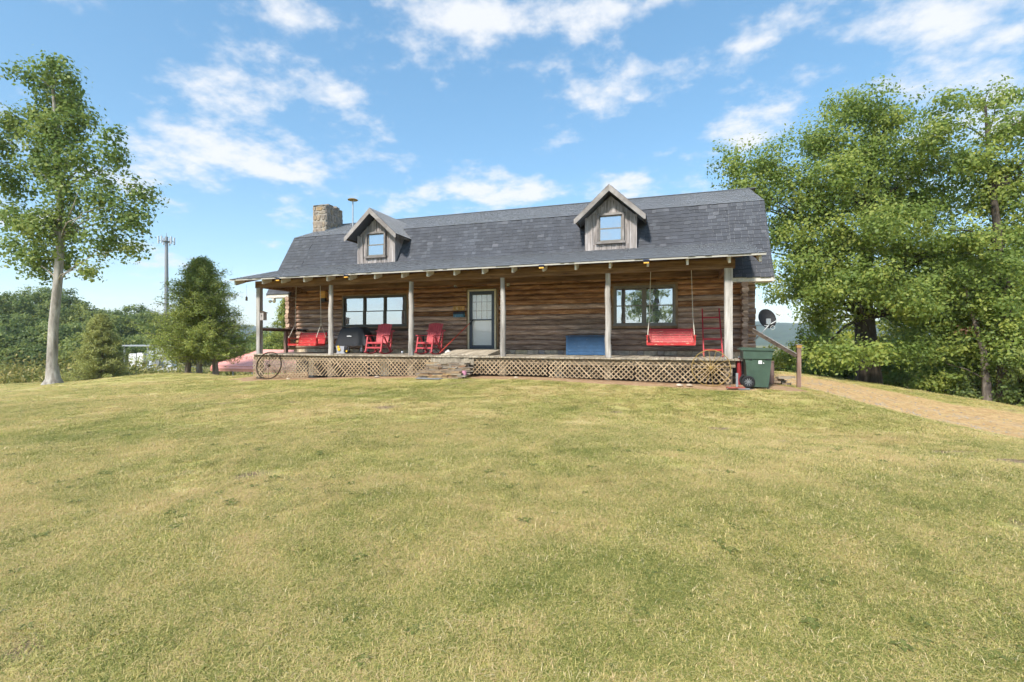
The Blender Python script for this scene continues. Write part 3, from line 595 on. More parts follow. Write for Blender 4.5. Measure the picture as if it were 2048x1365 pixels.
# ---- storm door
door = MB().box((-6.27, WY - .02, 2.29), (1.0, .04, 2.06)).build('inner_door', 'door_white', cabin)
for gx_ in (-6.50, -6.30, -6.10): MB().box((gx_, WY - .048, 2.78), (.02, .012, .92)).build('muntin', 'trim_tan', door)
for gz_ in (2.62, 2.93): MB().box((-6.25, WY - .050, gz_), (.78, .012, .016)).build('muntin', 'trim_tan', door)
jb = MB().box((-6.765, WY - .10, 2.3), (.055, .09, 2.06)).box((-5.765, WY - .10, 2.3), (.055, .09, 2.06)).box((-6.265, WY - .10, 3.335), (1.06, .09, .05)); jb.build('door_jamb', 'cream_paint', cabin)
sd = MB(); xa, xb, za, zb = -6.73, -5.80, 1.29, 3.30; k = .10; Y = WY - .115
sd.box((xa + k / 2, Y, (za + zb) / 2), (k, .04, zb - za)).box((xb - k / 2, Y, (za + zb) / 2), (k, .04, zb - za)).box(((xa + xb) / 2, Y, zb - k * .6), (xb - xa - 2 * k, .04, k * 1.2)).box(((xa + xb) / 2, Y, za + k * .6), (xb - xa - 2 * k, .04, k * 1.2)).box(((xa + xb) / 2, Y, 2.30), (xb - xa - 2 * k, .035, .045))
sdo = sd.build('storm_door', 'slate_frame', cabin)
MB().box(((xa + xb) / 2, Y + .005, 2.74), (xb - xa - 2 * k, .005, .85)).build('pane', 'door_glass', sdo); MB().box(((xa + xb) / 2, Y + .005, 1.845), (xb - xa - 2 * k, .005, .87)).build('pane', 'door_glass', sdo)
MB().box((xa + .05, Y - .03, 2.22), (.05, .03, .2)).build('handle_plate', 'black_metal', sdo); MB().bar((xa + .05, Y - .06, 2.24), (xa + .16, Y - .06, 2.24), .02, .02).build('handle', 'steel', sdo)
# ---- dormers
def dormer(xc):
    d = bpy.data.objects.new('dormer', None); COL.objects.link(d); d.parent = cabin; d.location = Vector((xc, 2.55, 4.45)) - cabin.location
    Y = 2.55; hw = .80; zb = 4.42; ze = 5.62; zp = 6.55; sl2 = (zp - 5.52) / 1.12
    MB().prism([(xc - hw, zb), (xc + hw, zb), (xc + hw, ze), (xc, ze + hw * sl2 - .04), (xc - hw, ze)], 'y', Y, Y + .04).build('front_wall', 'grey_board', d)
    wx0, wx1, wz0, wz1 = xc - .44, xc + .44, 4.74, 5.74; x = xc - hw; i = 0
    while x < xc + hw - .01:
        w = min(.2, xc + hw - x); m = x + w / 2; top = ze + (hw - abs(m - xc)) * sl2 - .10; yy = Y - .012 - .010 * (i % 2)
        parts = [(zb, top)] if (x + w <= wx0 + .03 or x >= wx1 - .03) else [(zb, wz0), (wz1, top)]
        for a, b_ in parts:
            if b_ - a > .03: MB().box((m, yy, (a + b_) / 2 - random.uniform(0, .02)), (w - .008, .02, b_ - a)).build('board', 'grey_board', d)
        if i and x > xc - hw + .1:
            for a, b_ in ([(zb + .02, top)] if (x < wx0 or x > wx1) else [(zb + .02, wz0), (wz1, top)]):
                if b_ - a > .05: MB().box((x, Y - .035, (a + b_) / 2), (.035, .018, b_ - a)).build('batten', 'grey_board', d)
        x += w; i += 1
    window(wx0, wx1, wz0, wz1, Y - .045, 1, 'taupe_frame', d, sash=.04, tr=.07, trm='grey_trim', sub=False)
    for s in (-1, 1):
        MB().box((xc + s * (hw - .03), Y + .55, 5.0), (.05, 1.1, 1.30)).build('cheek', 'grey_board', d)
        for j in range(5): MB().box((xc + s * (hw + .006), Y + .11 + j * .2, 5.03), (.02, .19, 1.24)).build('board', 'grey_board', d)
        MB().box((xc + s * (hw + .0), Y - .01, 5.03), (.07, .07, 1.22)).build('corner_board', 'grey_board', d)
        # roof slabs
        e = Vector((s * 1.12, 5.52)); p = Vector((0, zp)); n_ = Vector((s * (zp - 5.52), 1.12)).normalized(); th = .05
        poly = [(xc + p.x, p.y), (xc + e.x, e.y), (xc + e.x - n_.x * th, e.y - n_.y * th), (xc + p.x, p.y - th * 1.35)]
        MB().prism(poly, 'y', 2.10, 4.9).build('dormer_roof', 'shingle', d)
        L = (e - p).length; ncs = 10; st = MB()
        for c_ in range(ncs):
            y = 2.09; f0 = 1 - c_ / ncs
            while y < 4.85:
                w = random.uniform(.15, .35); q_ = p + (e - p) * (f0 - .5 / ncs); ang = math.atan2(-(e.y - p.y), abs(e.x))
                st.box((xc + q_.x + n_.x * .01, min(4.85, y + w / 2), q_.y + n_.y * .01), (L / ncs + .03, w - .004, .011), (0, s * (ang - .05), 0), min(1, max(0, random.gauss(.45, .2)))); y += w
        st.build('dormer_shingles', 'shingle', d)['kind'] = 'stuff'
        k1 = (zp - 5.52) / 1.12
        MB().prism([(xc, zp + .004), (xc + s * 1.13, zp + .004 - 1.13 * k1), (xc + s * 1.13, zp - .20 - 1.13 * k1 + .06), (xc + s * 1.08, zp - .20 - 1.08 * k1 + .015), (xc, zp - .20)], 'y', 2.07, 2.098).build('rake_board', 'grey_trim', d)
        MB().box((xc + s * 1.09, 2.9, 5.47), (.03, 1.55, .09)).build('eave_board', 'dark_board', d)
    return d
dormer(-1.85); dormer(-10.73)
# ---- chimney
chx0, chx1, chy0, chy1, cht = -15.62, -14.93, 4.8, 6.0, 7.78
chim = MB().box(((chx0 + chx1) / 2, (chy0 + chy1) / 2, 3.4), (chx1 - chx0, chy1 - chy0, 2 * (cht - 3.4))).build('chimney', 'mortar', cabin)
def stone_face(origin, ux, nrm, wid, z0, z1, mat, parent, hmin=.16, hmax=.34):
    z = z0
    while z < z1 - .05:
        h = min(random.uniform(hmin, hmax), z1 - z); x = 0
        while x < wid - .02:
            w = random.uniform(.14, .42); w = min(w, wid - x)
            if wid - x - w < .1: w = wid - x
            o_ = Vector(origin) + Vector(ux) * x; g = .012; pr_ = .02 + random.uniform(0, .02); b = MB(); vs = []
            corners = []
            for (cx_, cz_, sx_, sz_) in ((g, g, 1, 1), (w - g, g, -1, 1), (w - g, h - g, -1, -1), (g, h - g, 1, -1)):
                jx, jz = random.uniform(-.02, .03), random.uniform(-.02, .03); c1, c2 = random.uniform(.01, .3 * w), random.uniform(.01, .3 * h); pr2 = [(cx_ + jx * sx_, cz_ + (jz + c2) * sz_), (cx_ + (jx + c1) * sx_, cz_ + jz * sz_)]
                corners += pr2 if sx_ * sz_ > 0 else pr2[::-1]
            mx_, mz_ = w / 2, h / 2
            for dep, sc_ in ((0, 1.0), (pr_, .88)):
                for (cx_, cz_) in corners: vs.append(o_ + Vector(ux) * (mx_ + (cx_ - mx_) * sc_) + Vector(nrm) * dep + Vector((0, 0, z + mz_ + (cz_ - mz_) * sc_)))
            b.add(vs, [tuple(range(8)), tuple(range(8, 16))] + [(q, (q + 1) % 8, (q + 1) % 8 + 8, q + 8) for q in range(8)]).build('stone', mat, parent); x += w
        z += h
stone_face((chx0, chy0, 0), (1, 0, 0), (0, -1, 0), chx1 - chx0, 6.2, cht, 'chimney_stone', chim); stone_face((chx1, chy0, 0), (0, 1, 0), (1, 0, 0), chy1 - chy0, 6.3, cht, 'chimney_stone', chim)
stone_face((chx0, chy0, 0), (0, 1, 0), (-1, 0, 0), chy1 - chy0, 5.6, cht, 'chimney_stone', chim)
for _ in range(5): MB().box((random.uniform(chx0 + .15, chx1 - .1), random.uniform(chy0 + .2, chy1 - .2), cht + .03), (random.uniform(.2, .4), random.uniform(.2, .4), .08), (0, 0, random.random())).build('cap_stone', 'chimney_stone', chim)
MB().bar((chx1 + .02, chy0, 6.57), (chx1 + .02, chy1, 7.07), .02, .07).build('flashing', 'galvanized', chim)
fl = MB().tube([(-13.9, 5.4, 6.6), (-13.9, 5.4, 8.02)], .028, 10); fp = fl.build('vent_pipe', 'galvanized', cabin, smooth=True)
MB().lathe([(.04, -.03), (.22, .0), (.235, .02), (.2, .045), (.05, .06)], 20, (-13.9, 5.4, 8.03)).build('vent_cap', 'rust_yellow', fp, smooth=True)
# ---- fixtures screwed to the cabin
for lx, lz in ((-7.28, 3.60), (-5.29, 3.55)):
    l = MB().box((lx, WY - .10, lz + .14), (.10, .12, .05)).box((lx, WY - .14, lz + .11), (.15, .15, .03)).box((lx, WY - .14, lz - .12), (.08, .08, .03)).build('wall_lantern', 'black_metal', cabin)
    MB().lathe([(.05, -.11), (.07, .10)], 6, (lx, WY - .14, lz)).build('lantern_glass', 'fixture_glass', l)
for tx in (-12.42, -9.72, -3.36, -.58):
    l = MB().box((tx, -.60, rz(-.5) - .045), (.15, .08, .05)).build('solar_light', 'black_plastic', cabin); MB().box((tx, -.60, rz(-.5) - .012), (.16, .10, .012)).build('solar_cell', 'solar_blue', l); MB().box((tx, -.62, rz(-.5) - .085), (.13, .06, .03)).build('lens', 'lamp_amber', l)
fl = MB().box((-15.1, 1.95, 3.22), (.10, .10, .08)).build('flood_light', 'weathered_white', cabin)
for dx in (-.09, .09): MB().lathe([(.04, 0), (.06, .08), (.065, .1)], 12, (-15.1 + dx, 1.93, 3.16), Euler((R(115), 0, dx * 3)).to_matrix()).build('lamp_head', 'steel', fl)
MB().box((-13.85, 1.2, 2.015), (.22, 2.30, .035)).build('rail_shelf', 'grey_board', cabin); MB().box((-13.85, 1.2, 1.955), (.05, 2.30, .08)).build('rail_support', 'dark_board', cabin)
MB().box((-13.85, 1.26, (DZ + 1.92) / 2), (.10, .12, 1.915 - DZ)).build('rail_post', 'brown_post', cabin)
rampo = MB().prism([(.45, DZ + .004), (.45, DZ + .03), (1.55, DZ + .155), (2.26, DZ + .16), (2.26, DZ + .004)], 'x', -6.95, -5.35).build('door_ramp', 'deck_wood', cabin)

# ------------------------------------------------------------------ things on and around the porch
def text_mesh(body, size, depth=.002):
    cu = bpy.data.curves.new('t', 'FONT'); cu.body = body; cu.size = size; cu.extrude = depth; cu.align_x = 'CENTER'; cu.align_y = 'CENTER'
    ob = bpy.data.objects.new('t', cu); COL.objects.link(ob); dg = bpy.context.evaluated_depsgraph_get(); me = bpy.data.meshes.new_from_object(ob.evaluated_get(dg))
    bpy.data.objects.remove(ob); return me
def porch_swing(label, loc, rotz, width, top, group):
    t = thing('porch_swing', label, 'swing', loc, R(rotz), group); hw = width / 2; m = 'red_swing_paint'
    for i in range(6): MB().box((0, -.20 + i * .075, .004 - .0 * i), (width - .06, .062, .018)).build('seat_slat', m, t, local=True)
    MB().box((0, -.245, -.02), (width - .02, .02, .075)).build('seat_apron', m, t, local=True)
    for s in (-1, 0, 1): MB().box((s * (hw - .06), -.02, -.03), (.035, .46, .05)).build('seat_rail', m, t, local=True)
    for i in range(6):
        z = .05 + i * .068; MB().box((0, .21 + i * .020, z), (width - .06, .018, .060), (R(-16), 0, 0)).build('back_slat', m, t, local=True)
    for s in (-1, 1):
        MB().bar((s * (hw - .08), .20, -.02), (s * (hw - .08), .33, .44), .03, .05, (0, 1, 0)).build('back_stile', m, t, local=True)
        MB().box((s * (hw - .01), .02, .22), (.075, .50, .022)).build('armrest', m, t, local=True)
        MB().prism([(-.235, -.05), (-.175, -.05), (-.14, .08), (-.165, .21), (-.245, .21), (-.22, .08)], 'x', s * (hw - .01) - .018, s * (hw - .01) + .018).build('arm_post', m, t, local=True)
        MB().tube([(s * (hw - .02), -.2, .24), (s * (hw - .055), .05, .75), (s * (hw - .10), .06, top)], .009, 6).build('rope', 'rope_white', t, local=True)
        MB().tube([(s * (hw - .02), .25, .24), (s * (hw - .055), .05, .75)], .008, 6).build('rope', 'rope_white', t, local=True)
    return t
porch_swing('red slatted porch swing hanging on white ropes beside the red ladder', (.02, 1.05, 1.50), 0, 1.30, 2.25, 'porch swings')
porch_swing('red slatted porch swing hanging at the far end near the shelf rail', (-12.70, 1.05, 1.44), -7, 1.42, 2.30, 'porch swings')
def rocker(label, loc, rotz):
    t = thing('rocking_chair', label, 'rocking chair', loc, R(rotz), 'red rocking chairs'); m = 'red_chair_paint'; W2 = .29
    for s in (-1, 1):
        pts = [(s * W2, -.40 + .85 * k / 10, .018 + .30 * (k / 10 - .45) ** 2 * 1.1) for k in range(11)]
        b = MB()
        for a, c_ in zip(pts[:-1], pts[1:]): b.bar(a, c_, .032, .04)
        b.build('runner', m, t, local=True)
        MB().bar((s * W2, -.33, .05), (s * W2, -.20, .62), .045, .05).build('front_leg', m, t, local=True)
        MB().bar((s * W2, .33, .05), (s * W2, -.10, .58), .03, .055).build('brace', m, t, local=True)
        MB().bar((s * W2, .28, .04), (s * (W2 - .005), .42, .78), .035, .05).build('rear_leg', m, t, local=True)
        MB().box((s * (W2 + .02), .02, .635), (.085, .58, .024)).build('armrest', m, t, local=True)
    for i in range(7): MB().box((0, -.24 + i * .07, .40 - i * .012), (.56, .058, .02), (R(-9), 0, 0)).build('seat_slat', m, t, local=True)
    for i in range(6):
        x = -.235 + i * .094; top = 1.06 - .004 * abs(i - 2.5) ** 2
        MB().bar((x * .86, .19, .34), (x, .46, top), .082, .018, (0, 1, 0)).build('back_slat', m, t, local=True)
    MB().box((0, .44, .80), (.74, .03, .05)).build('back_rail', m, t, local=True); MB().box((0, .30, .42), (.58, .03, .05)).build('back_rail', m, t, local=True)
    MB().box((0, -.27, .375), (.60, .03, .035)).build('seat_apron', m, t, local=True); MB().box((0, -.305, .22), (.58, .025, .05)).build('stretcher', m, t, local=True); MB().box((0, .10, .24), (.56, .04, .03)).build('stretcher', m, t, local=True)
    return t
rocker('red slatted rocking chair next to the black covered grill', (-9.62, 1.0, DZ), 2); rocker('red slatted rocking chair between the post and the red handled rake', (-7.66, 1.0, DZ), -4)
# covered grill
t = thing('covered_grill', 'gas grill on casters under a black fabric cover with a white wordmark', 'grill', (-10.97, 1.55, DZ))
def cover():
    b = MB(); rings = [(.36, .66, .30), (.42, .69, .27), (.60, .66, .30), (.66, .52, .31), (.72, .36, .32), (.745, .20, .33)]
    rings = [(.28, .72, .30), (.45, .68, .29), (.70, .58, .28), (.86, .50, .27), (.925, .44, .24), (.94, .36, .16)]; n = 44; vs = []
    for ri, (z, hx, hy) in enumerate(rings):
        for k in range(n):
            a = 2 * math.pi * k / n; ca, sa = math.cos(a), math.sin(a); e = .35
            x = hx * math.copysign(abs(ca) ** e, ca); y = hy * math.copysign(abs(sa) ** e, sa); w = max(0, 3 - ri) / 3
            f = 1 + .03 * w * math.sin(k * 2.9) + .02 * w * math.sin(k * 1.3 + 1); vs.append((x * f, y * f * (1 + .03 * w * math.sin(k * 1.7)), z + (.012 * math.sin(k * 1.1) if ri == 0 else 0) + (.015 * math.sin(k * .9 + 2) if ri > 3 else 0)))
    fs = [(i * n + k, i * n + (k + 1) % n, (i + 1) * n + (k + 1) % n, (i + 1) * n + k) for i in range(len(rings) - 1) for k in range(n)] + [tuple(range((len(rings) - 1) * n, len(rings) * n))]
    return b.add(vs, fs)
cv = cover().build('cover', 'black_cover', t, local=True, smooth=True)
wm = MB(); x = -.10
for k, w in enumerate((.02, .018, .022, .018, .02, .016, .022, .018)):
    wm.box((x + w / 2 - .02, -.318, .62 + (.004 if k in (3, 4) else 0)), (w, .004, .03 if k not in (3, 4) else .042)); x += w + .006
wm.build('wordmark', 'white_label', cv, local=True)
for sx in (-.42, .42):
    for sy in (-.2, .2):
        MB().box((sx, sy, .19), (.05, .05, .24)).build('leg', 'grey_plastic', t, local=True); MB().ring((sx, sy, .045), .03, .016, 14, 6, Euler((0, 0, .4)).to_matrix()).build('caster', 'black_rubber', t, local=True)
t = thing('tool_case', 'small grey and yellow machine with a black wheel on the deck under the grill', 'tool', (-11.10, .98, DZ))
MB().prism([(-.19, .0), (.17, .0), (.13, .06), (.15, .26), (-.20, .27), (-.15, .06)], 'y', -.09, .09).build('body', 'grey_plastic', t, local=True)
MB().lathe([(.055, 0), (.06, .03), (.03, .04)], 14, (-.05, -.09, .15), Euler((R(90), 0, 0)).to_matrix()).build('knob', 'yellow_plastic', t, local=True); MB().lathe([(.045, 0), (.05, .03), (.03, .04)], 14, (-.08, -.09, .235), Euler((R(90), 0, 0)).to_matrix()).build('knob', 'yellow_plastic', t, local=True)
wl = MB().ring((.22, -.02, .085), .055, .03, 18, 8).build('wheel', 'black_rubber', t, local=True, smooth=True); MB().lathe([(.04, 0), (.03, .02)], 14, (.22, -.04, .085), Euler((R(90), 0, 0)).to_matrix()).build('hub', 'yellow_plastic', wl, local=True)
# pedestal table, jar
t = thing('pedestal_table', 'small black pedestal table behind the porch post with a metal edge', 'table', (-8.28, 1.75, DZ))
MB().box((.0, 0, .66), (.50, .40, .035)).build('table_top', 'black_metal', t, local=True); MB().box((-.31, 0, .655), (.18, .34, .02)).build('edge_plate', 'steel', t, local=True); MB().tube([(0, 0, .03), (0, 0, .65)], .025, 10).build('leg', 'black_metal', t, local=True); MB().lathe([(.2, 0), (.2, .015), (.05, .03)], 20).build('base', 'black_metal', t, local=True)
t = thing('glass_jar', 'small jar with a dark lid on the deck between the two rocking chairs', 'jar', (-8.62, .9, DZ)); MB().lathe([(.04, 0), (.045, .01), (.045, .09), (.035, .11)], 16).build('body', 'steel', t, local=True, smooth=True); MB().lathe([(.04, .108), (.04, .135)], 16).build('lid', 'black_metal', t, local=True)
# rake, white bag
t = thing('rake', 'red handled rake leaning on the door casing, black head down', 'rake', (-7.28, 1.0, DZ))
MB().tube([(0, 0, .05), (.62, 1.08, 1.06)], .013, 8).build('handle', 'rake_red', t, local=True); MB().tube([(.62, 1.08, 1.06), (.72, 1.24, 1.20)], .018, 8).build('grip', 'black_rubber', t, local=True)
MB().bar((-.12, -.05, .16), (.02, 0, .015), .03, .02).bar((.02, 0, .015), (.22, -.02, .10), .03, .02).build('head', 'black_metal', t, local=True)
sk = MB().lathe([(.10, 0), (.13, .03), (.11, .09), (.05, .13), (.02, .16)], 14, (-6.98, 1.05, DZ)).build('cloth_bag', 'weathered_white', None, smooth=True); tag(sk, 'small white cloth bag lying by the ramp to the front door', 'bag')
# blue chest
t = thing('storage_chest', 'worn blue wooden storage chest standing against the log wall', 'chest', (-2.5, 1.88, DZ))
for i in range(5): MB().box((0, -.28, .06 + i * .112 + .01), (1.16, .022, .108)).build('board', 'blue_chest_paint', t, local=True)
for s in (-1, 1):
    MB().box((s * .60, -.285, .30), (.06, .04, .59)).build('corner_post', 'blue_chest_paint', t, local=True); MB().box((s * .61, 0, .30), (.025, .52, .58)).build('side', 'blue_chest_paint', t, local=True)
MB().box((0, .27, .30), (1.2, .02, .58)).build('back', 'blue_chest_paint', t, local=True); MB().box((0, 0, .02), (1.2, .54, .02)).build('bottom', 'blue_chest_paint', t, local=True); MB().box((0, -.01, .615), (1.30, .62, .03), (R(1.5), 0, 0)).build('lid', 'blue_chest_paint', t, local=True)
# ladder
t = thing('wooden_ladder', 'narrow red wooden ladder leaning on the log wall behind the wagon wheel', 'ladder', (1.16, 1.25, DZ))
for s in (-1, 1): MB().bar((s * .25, 0, 0), (s * .235, .95, 1.42), .035, .055, (0, 1, 0)).build('side_rail', 'red_ladder_paint', t, local=True)
for k in (.14, .36, .58, .81): MB().bar((-.23, .95 * k, 1.42 * k), (.23, .95 * k, 1.42 * k), .03, .05).build('rung', 'red_ladder_paint', t, local=True)
# wagon wheels
def wheel(label, loc, R_, tilt, rotz, m, spokes, rim, group):
    t = thing('wagon_wheel', label, 'wheel', loc, R(rotz), group); M = Euler((R(tilt), 0, 0)).to_matrix(); c = Vector((0, 0, R_))
    MB().ring(M @ c, R_ - rim, rim, 48, 6, M, 1.6).build('rim', m, t, local=True, smooth=True); MB().lathe([(.03, -.05), (.045, -.02), (.045, .02), (.03, .05)], 14, M @ c, M @ Euler((R(90), 0, 0)).to_matrix()).build('hub', m, t, local=True)
    for k in range(spokes):
        a = 2 * math.pi * k / spokes + .1; d = Vector((math.cos(a), 0, math.sin(a))); MB().tube([M @ (c + d * .03), M @ (c + d * (R_ - rim))], .006, 6).build('spoke', m, t, local=True)
wheel('thin rusty yellow spoked wagon wheel leaning on the deck below the ladder', (.98, -.46, .43), .465, -9, 0, 'rust_yellow', 16, .010, 'wagon wheels'); wheel('dark rusted wagon wheel leaning on the lattice at the far porch corner', (-13.02, -.48, g1(-13, -.5) + .0), .48, -12, 8, 'rust_dark', 8, .018, 'wagon wheels')
# stone steps
t = thing('stone_steps', 'two low steps of stacked flat stones below the front door', 'steps', (-6.3, -.5, .5))
MB().box((-6.30, -.38, .64), (1.22, .36, .48)).build('core', 'mortar', t); MB().box((-6.32, -.74, .53), (1.3, .44, .26)).build('core', 'mortar', t)
for (y0, za, zb_, xa, xb) in ((-.57, .56, .885, -6.93, -5.68), (-.97, .38, .665, -7.0, -5.66)):
    z = za
    while z < zb_ - .01:
        h = min(random.uniform(.03, .055), zb_ - z); x = xa + random.uniform(-.03, .03)
        while x < xb - .03:
            w = random.uniform(.10, .34); MB().box((x + w / 2, y0 + random.uniform(-.01, .04), z + h / 2), (w - .008, .16, h - .006), (random.uniform(-.03, .03), random.uniform(-.03, .03), random.uniform(-.08, .08))).build('stone', 'step_stone', t); x += w
        z += h
for (y0, y1, z, xa, xb) in ((-.62, -.2, .90, -6.95, -5.66), (-1.0, -.55, .68, -7.04, -5.64)):
    x = xa
    while x < xb - .05:
        w = min(random.uniform(.28, .5), xb - x); MB().box((x + w / 2, (y0 + y1) / 2, z), (w - .012, y1 - y0 + random.uniform(-.03, .04), .04), (random.uniform(-.02, .02), random.uniform(-.02, .02), random.uniform(-.05, .05))).build('stone', 'step_stone', t); x += w
pk = MB().lathe([(.05, 0), (.06, .02), (.05, .05), (.075, .12), (.06, .17), (.07, .19)], 14, (-5.58, -.82, .53)).build('flower_pot', 'pink_glaze', None, smooth=True); tag(pk, 'small pink pot beside the stone steps', 'pot')
mt = MB().box((-6.5, -1.18, g1(-6.5, -1.18) + .03), (.75, .3, .015)).build('door_mat', 'pole_grey', None); tag(mt, 'thin dark grey mat on the ground before the stone steps', 'mat')
# trash cart
t = thing('trash_cart', 'dark green wheeled trash cart with white sticker beside the porch corner', 'trash can', (1.98, -.42, g1(1.98, -.42) + .01))
def shell(pts, y0, y1, ti=.03):
    b = MB(); n = len(pts); vs = [(x, y0 + ti * (1 - z / .9), z) for x, z in pts] + [(x, y1 - ti * (1 - z / .9), z) for x, z in pts]
    return b.add(vs, [tuple(range(n)), tuple(range(n, 2 * n))[::-1]] + [(i, i + n, (i + 1) % n + n, (i + 1) % n) for i in range(n)])
shell([(-.21, .10), (-.17, .02), (.25, .02), (.265, .10), (.33, .88), (-.29, .88), (-.235, .55)], -.26, .26, .05).build('body', 'green_plastic', t, local=True)
shell([(-.295, .70), (.315, .70), (.345, .90), (-.305, .90)], -.275, .275, .01).build('collar', 'green_plastic', t, local=True)
shell([(-.36, .905), (.37, .895), (.375, .92), (.30, .955), (-.25, .975), (-.34, .96)], -.30, .30, .0).build('lid', 'green_plastic', t, local=True)
MB().bar((-.36, -.24, .93), (-.36, .24, .93), .035, .035).build('handle', 'green_plastic', t, local=True)
for sy in (-1, 1):
    w_ = MB().ring((-.19, sy * .27, .145), .115, .034, 28, 8).build('wheel', 'black_rubber', t, local=True, smooth=True); MB().lathe([(.10, -.012), (.10, .012)], 24, (-.19, sy * .27, .145), Euler((R(90), 0, 0)).to_matrix()).build('hub', 'black_plastic', w_, local=True)
    sp = MB()
    for k in range(10): a = k * math.pi / 5; sp.bar((-.19, sy * .285, .145), (-.19 + .1 * math.cos(a), sy * .285, .145 + .1 * math.sin(a)), .012, .008, (0, 1, 0))
    sp.build('spokes', 'pole_grey', w_, local=True)
MB().box((.07, -.258, .62), (.075, .006, .08)).build('sticker', 'white_label', t, local=True); MB().box((.145, -.258, .60), (.014, .006, .025)).build('sticker', 'white_label', t, local=True)
for sx in (-.17, .24): MB().box((sx, -.255, .70), (.12, .03, .03), (0, .25 if sx < 0 else -.1, 0)).build('lift_notch', 'black_plastic', t, local=True)
# other bits by the corner
t = thing('red_cylinder', 'tall dark red cylinder standing behind the trash cart wheel', 'cylinder', (1.66, -.12, g1(1.66, -.1) + .0)); MB().lathe([(.055, 0), (.055, .58), (.045, .63), (.02, .66)], 16).build('body', 'dark_red', t, local=True, smooth=True); MB().lathe([(.018, .655), (.03, .67), (.03, .71), (.01, .73)], 12).build('valve', 'steel', t, local=True)
t = thing('metal_stand', 'rusty board with a short grey metal post lying before the wagon wheel', 'stand', (1.50, -.75, g1(1.5, -.75)))
MB().box((0, 0, .045), (.40, .16, .03), (0, -.02, .05)).build('board', 'brick_red', t, local=True); MB().box((.04, .06, .22), (.05, .05, .34)).build('post', 'pole_grey', t, local=True); MB().bar((-.2, -.1, .01), (-.11, -.03, .09), .02, .012).build('bracket', 'steel', t, local=True); MB().box((.18, -.02, .02), (.26, .10, .025)).build('foot', 'pole_grey', t, local=True)
t = thing('barrel', 'weathered brown ribbed barrel partly hidden behind the trash cart', 'barrel', (2.42, .55, g1(2.42, .55))); MB().lathe([(.13, 0), (.145, .05), (.15, .2), (.155, .22), (.15, .24), (.155, .44), (.15, .5), (.145, .56)], 22).build('body', 'clay_brown', t, local=True, smooth=True); MB().lathe([(.155, .555), (.155, .585)], 22).build('rim', 'clay_brown', t, local=True)
t = thing('stone_stack', 'low stack of flat tan stones on the ground right of the barrel', 'stones', (2.78, .8, g1(2.78, .8)))
for k in range(16): z = .03 + (k // 4) * .055; MB().box((random.uniform(-.22, .2), random.uniform(-.12, .12), z), (random.uniform(.14, .3), random.uniform(.12, .22), .05), (random.uniform(-.06, .06), random.uniform(-.06, .06), random.random() * 3)).build('stone', 'step_stone', t, local=True)
for k in range(7): MB().box((-.32 + random.uniform(-.05, .05), .1, .05 + k * .05), (.16, .2, .046), (0, 0, random.random() * .5)).build('stone', 'step_stone', t, local=True)
# rail post with sloping handrail
t = thing('rail_post', 'brown wooden post with wooden cap ending a sloping handrail', 'post', (3.15, .6, g1(3.15, .6) - .02))
MB().box((0, 0, .53), (.09, .09, 1.08)).build('post', 'brown_post', t, local=True); MB().box((0, 0, 1.10), (.12, .12, .07)).build('cap', 'sign_wood', t, local=True); MB().box((0, 0, 1.142), (.14, .14, .014)).build('cap_top', 'grey_board', t, local=True)
MB().bar((-1.02, .35, 1.52), (-.045, .02, .85), .06, .10).build('handrail', 'dark_board', t, local=True); MB().bar((-1.02, .35, 1.575), (-.045, .02, .905), .09, .014).build('rail_top', 'grey_board', t, local=True)
# satellite dish
t = thing('satellite_dish', 'dark satellite dish on a bent white pole at the cabin corner', 'satellite dish', (2.48, 2.05, 1.55))
M = Euler((R(68), R(8), R(28))).to_matrix(); prof = [(.01, -.06), (.10, -.052), (.20, -.025), (.28, .015), (.285, .022), (.27, .018), (.19, -.018), (.09, -.045), (.01, -.052)]
MB().lathe(prof, 28, (.20, .12, .66), Euler((R(72), 0, R(20))).to_matrix() @ Matrix.Diagonal((.92, 1.05, 1))).build('dish', 'black_plastic', t, local=True, smooth=True)
MB().tube([(-.14, .1, .02), (.02, 0, .22), (.22, 0, .46), (.23, 0, .56)], .022, 10).build('mast', 'galvanized', t, local=True); MB().box((.22, .02, .58), (.12, .09, .16)).build('bracket', 'steel', t, local=True)
MB().tube([(.24, 0, .48), (.5, .05, .64), (.6, .1, .80)], .014, 8).build('arm', 'galvanized', t, local=True); MB().lathe([(.03, 0), (.045, .03), (.045, .1), (.03, .13)], 12, (.55, .1, .77), Euler((0, R(-60), 0)).to_matrix()).build('receiver', 'white_paint', t, local=True)
MB().tube([(-.42, .28, .48), (-.1, .1, .47), (.22, .0, .455)], .01, 6).build('strut', 'galvanized', t, local=True); MB().ring((.33, .0, .40), .055, .005, 20, 5).build('cable_loop', 'white_paint', t, local=True)
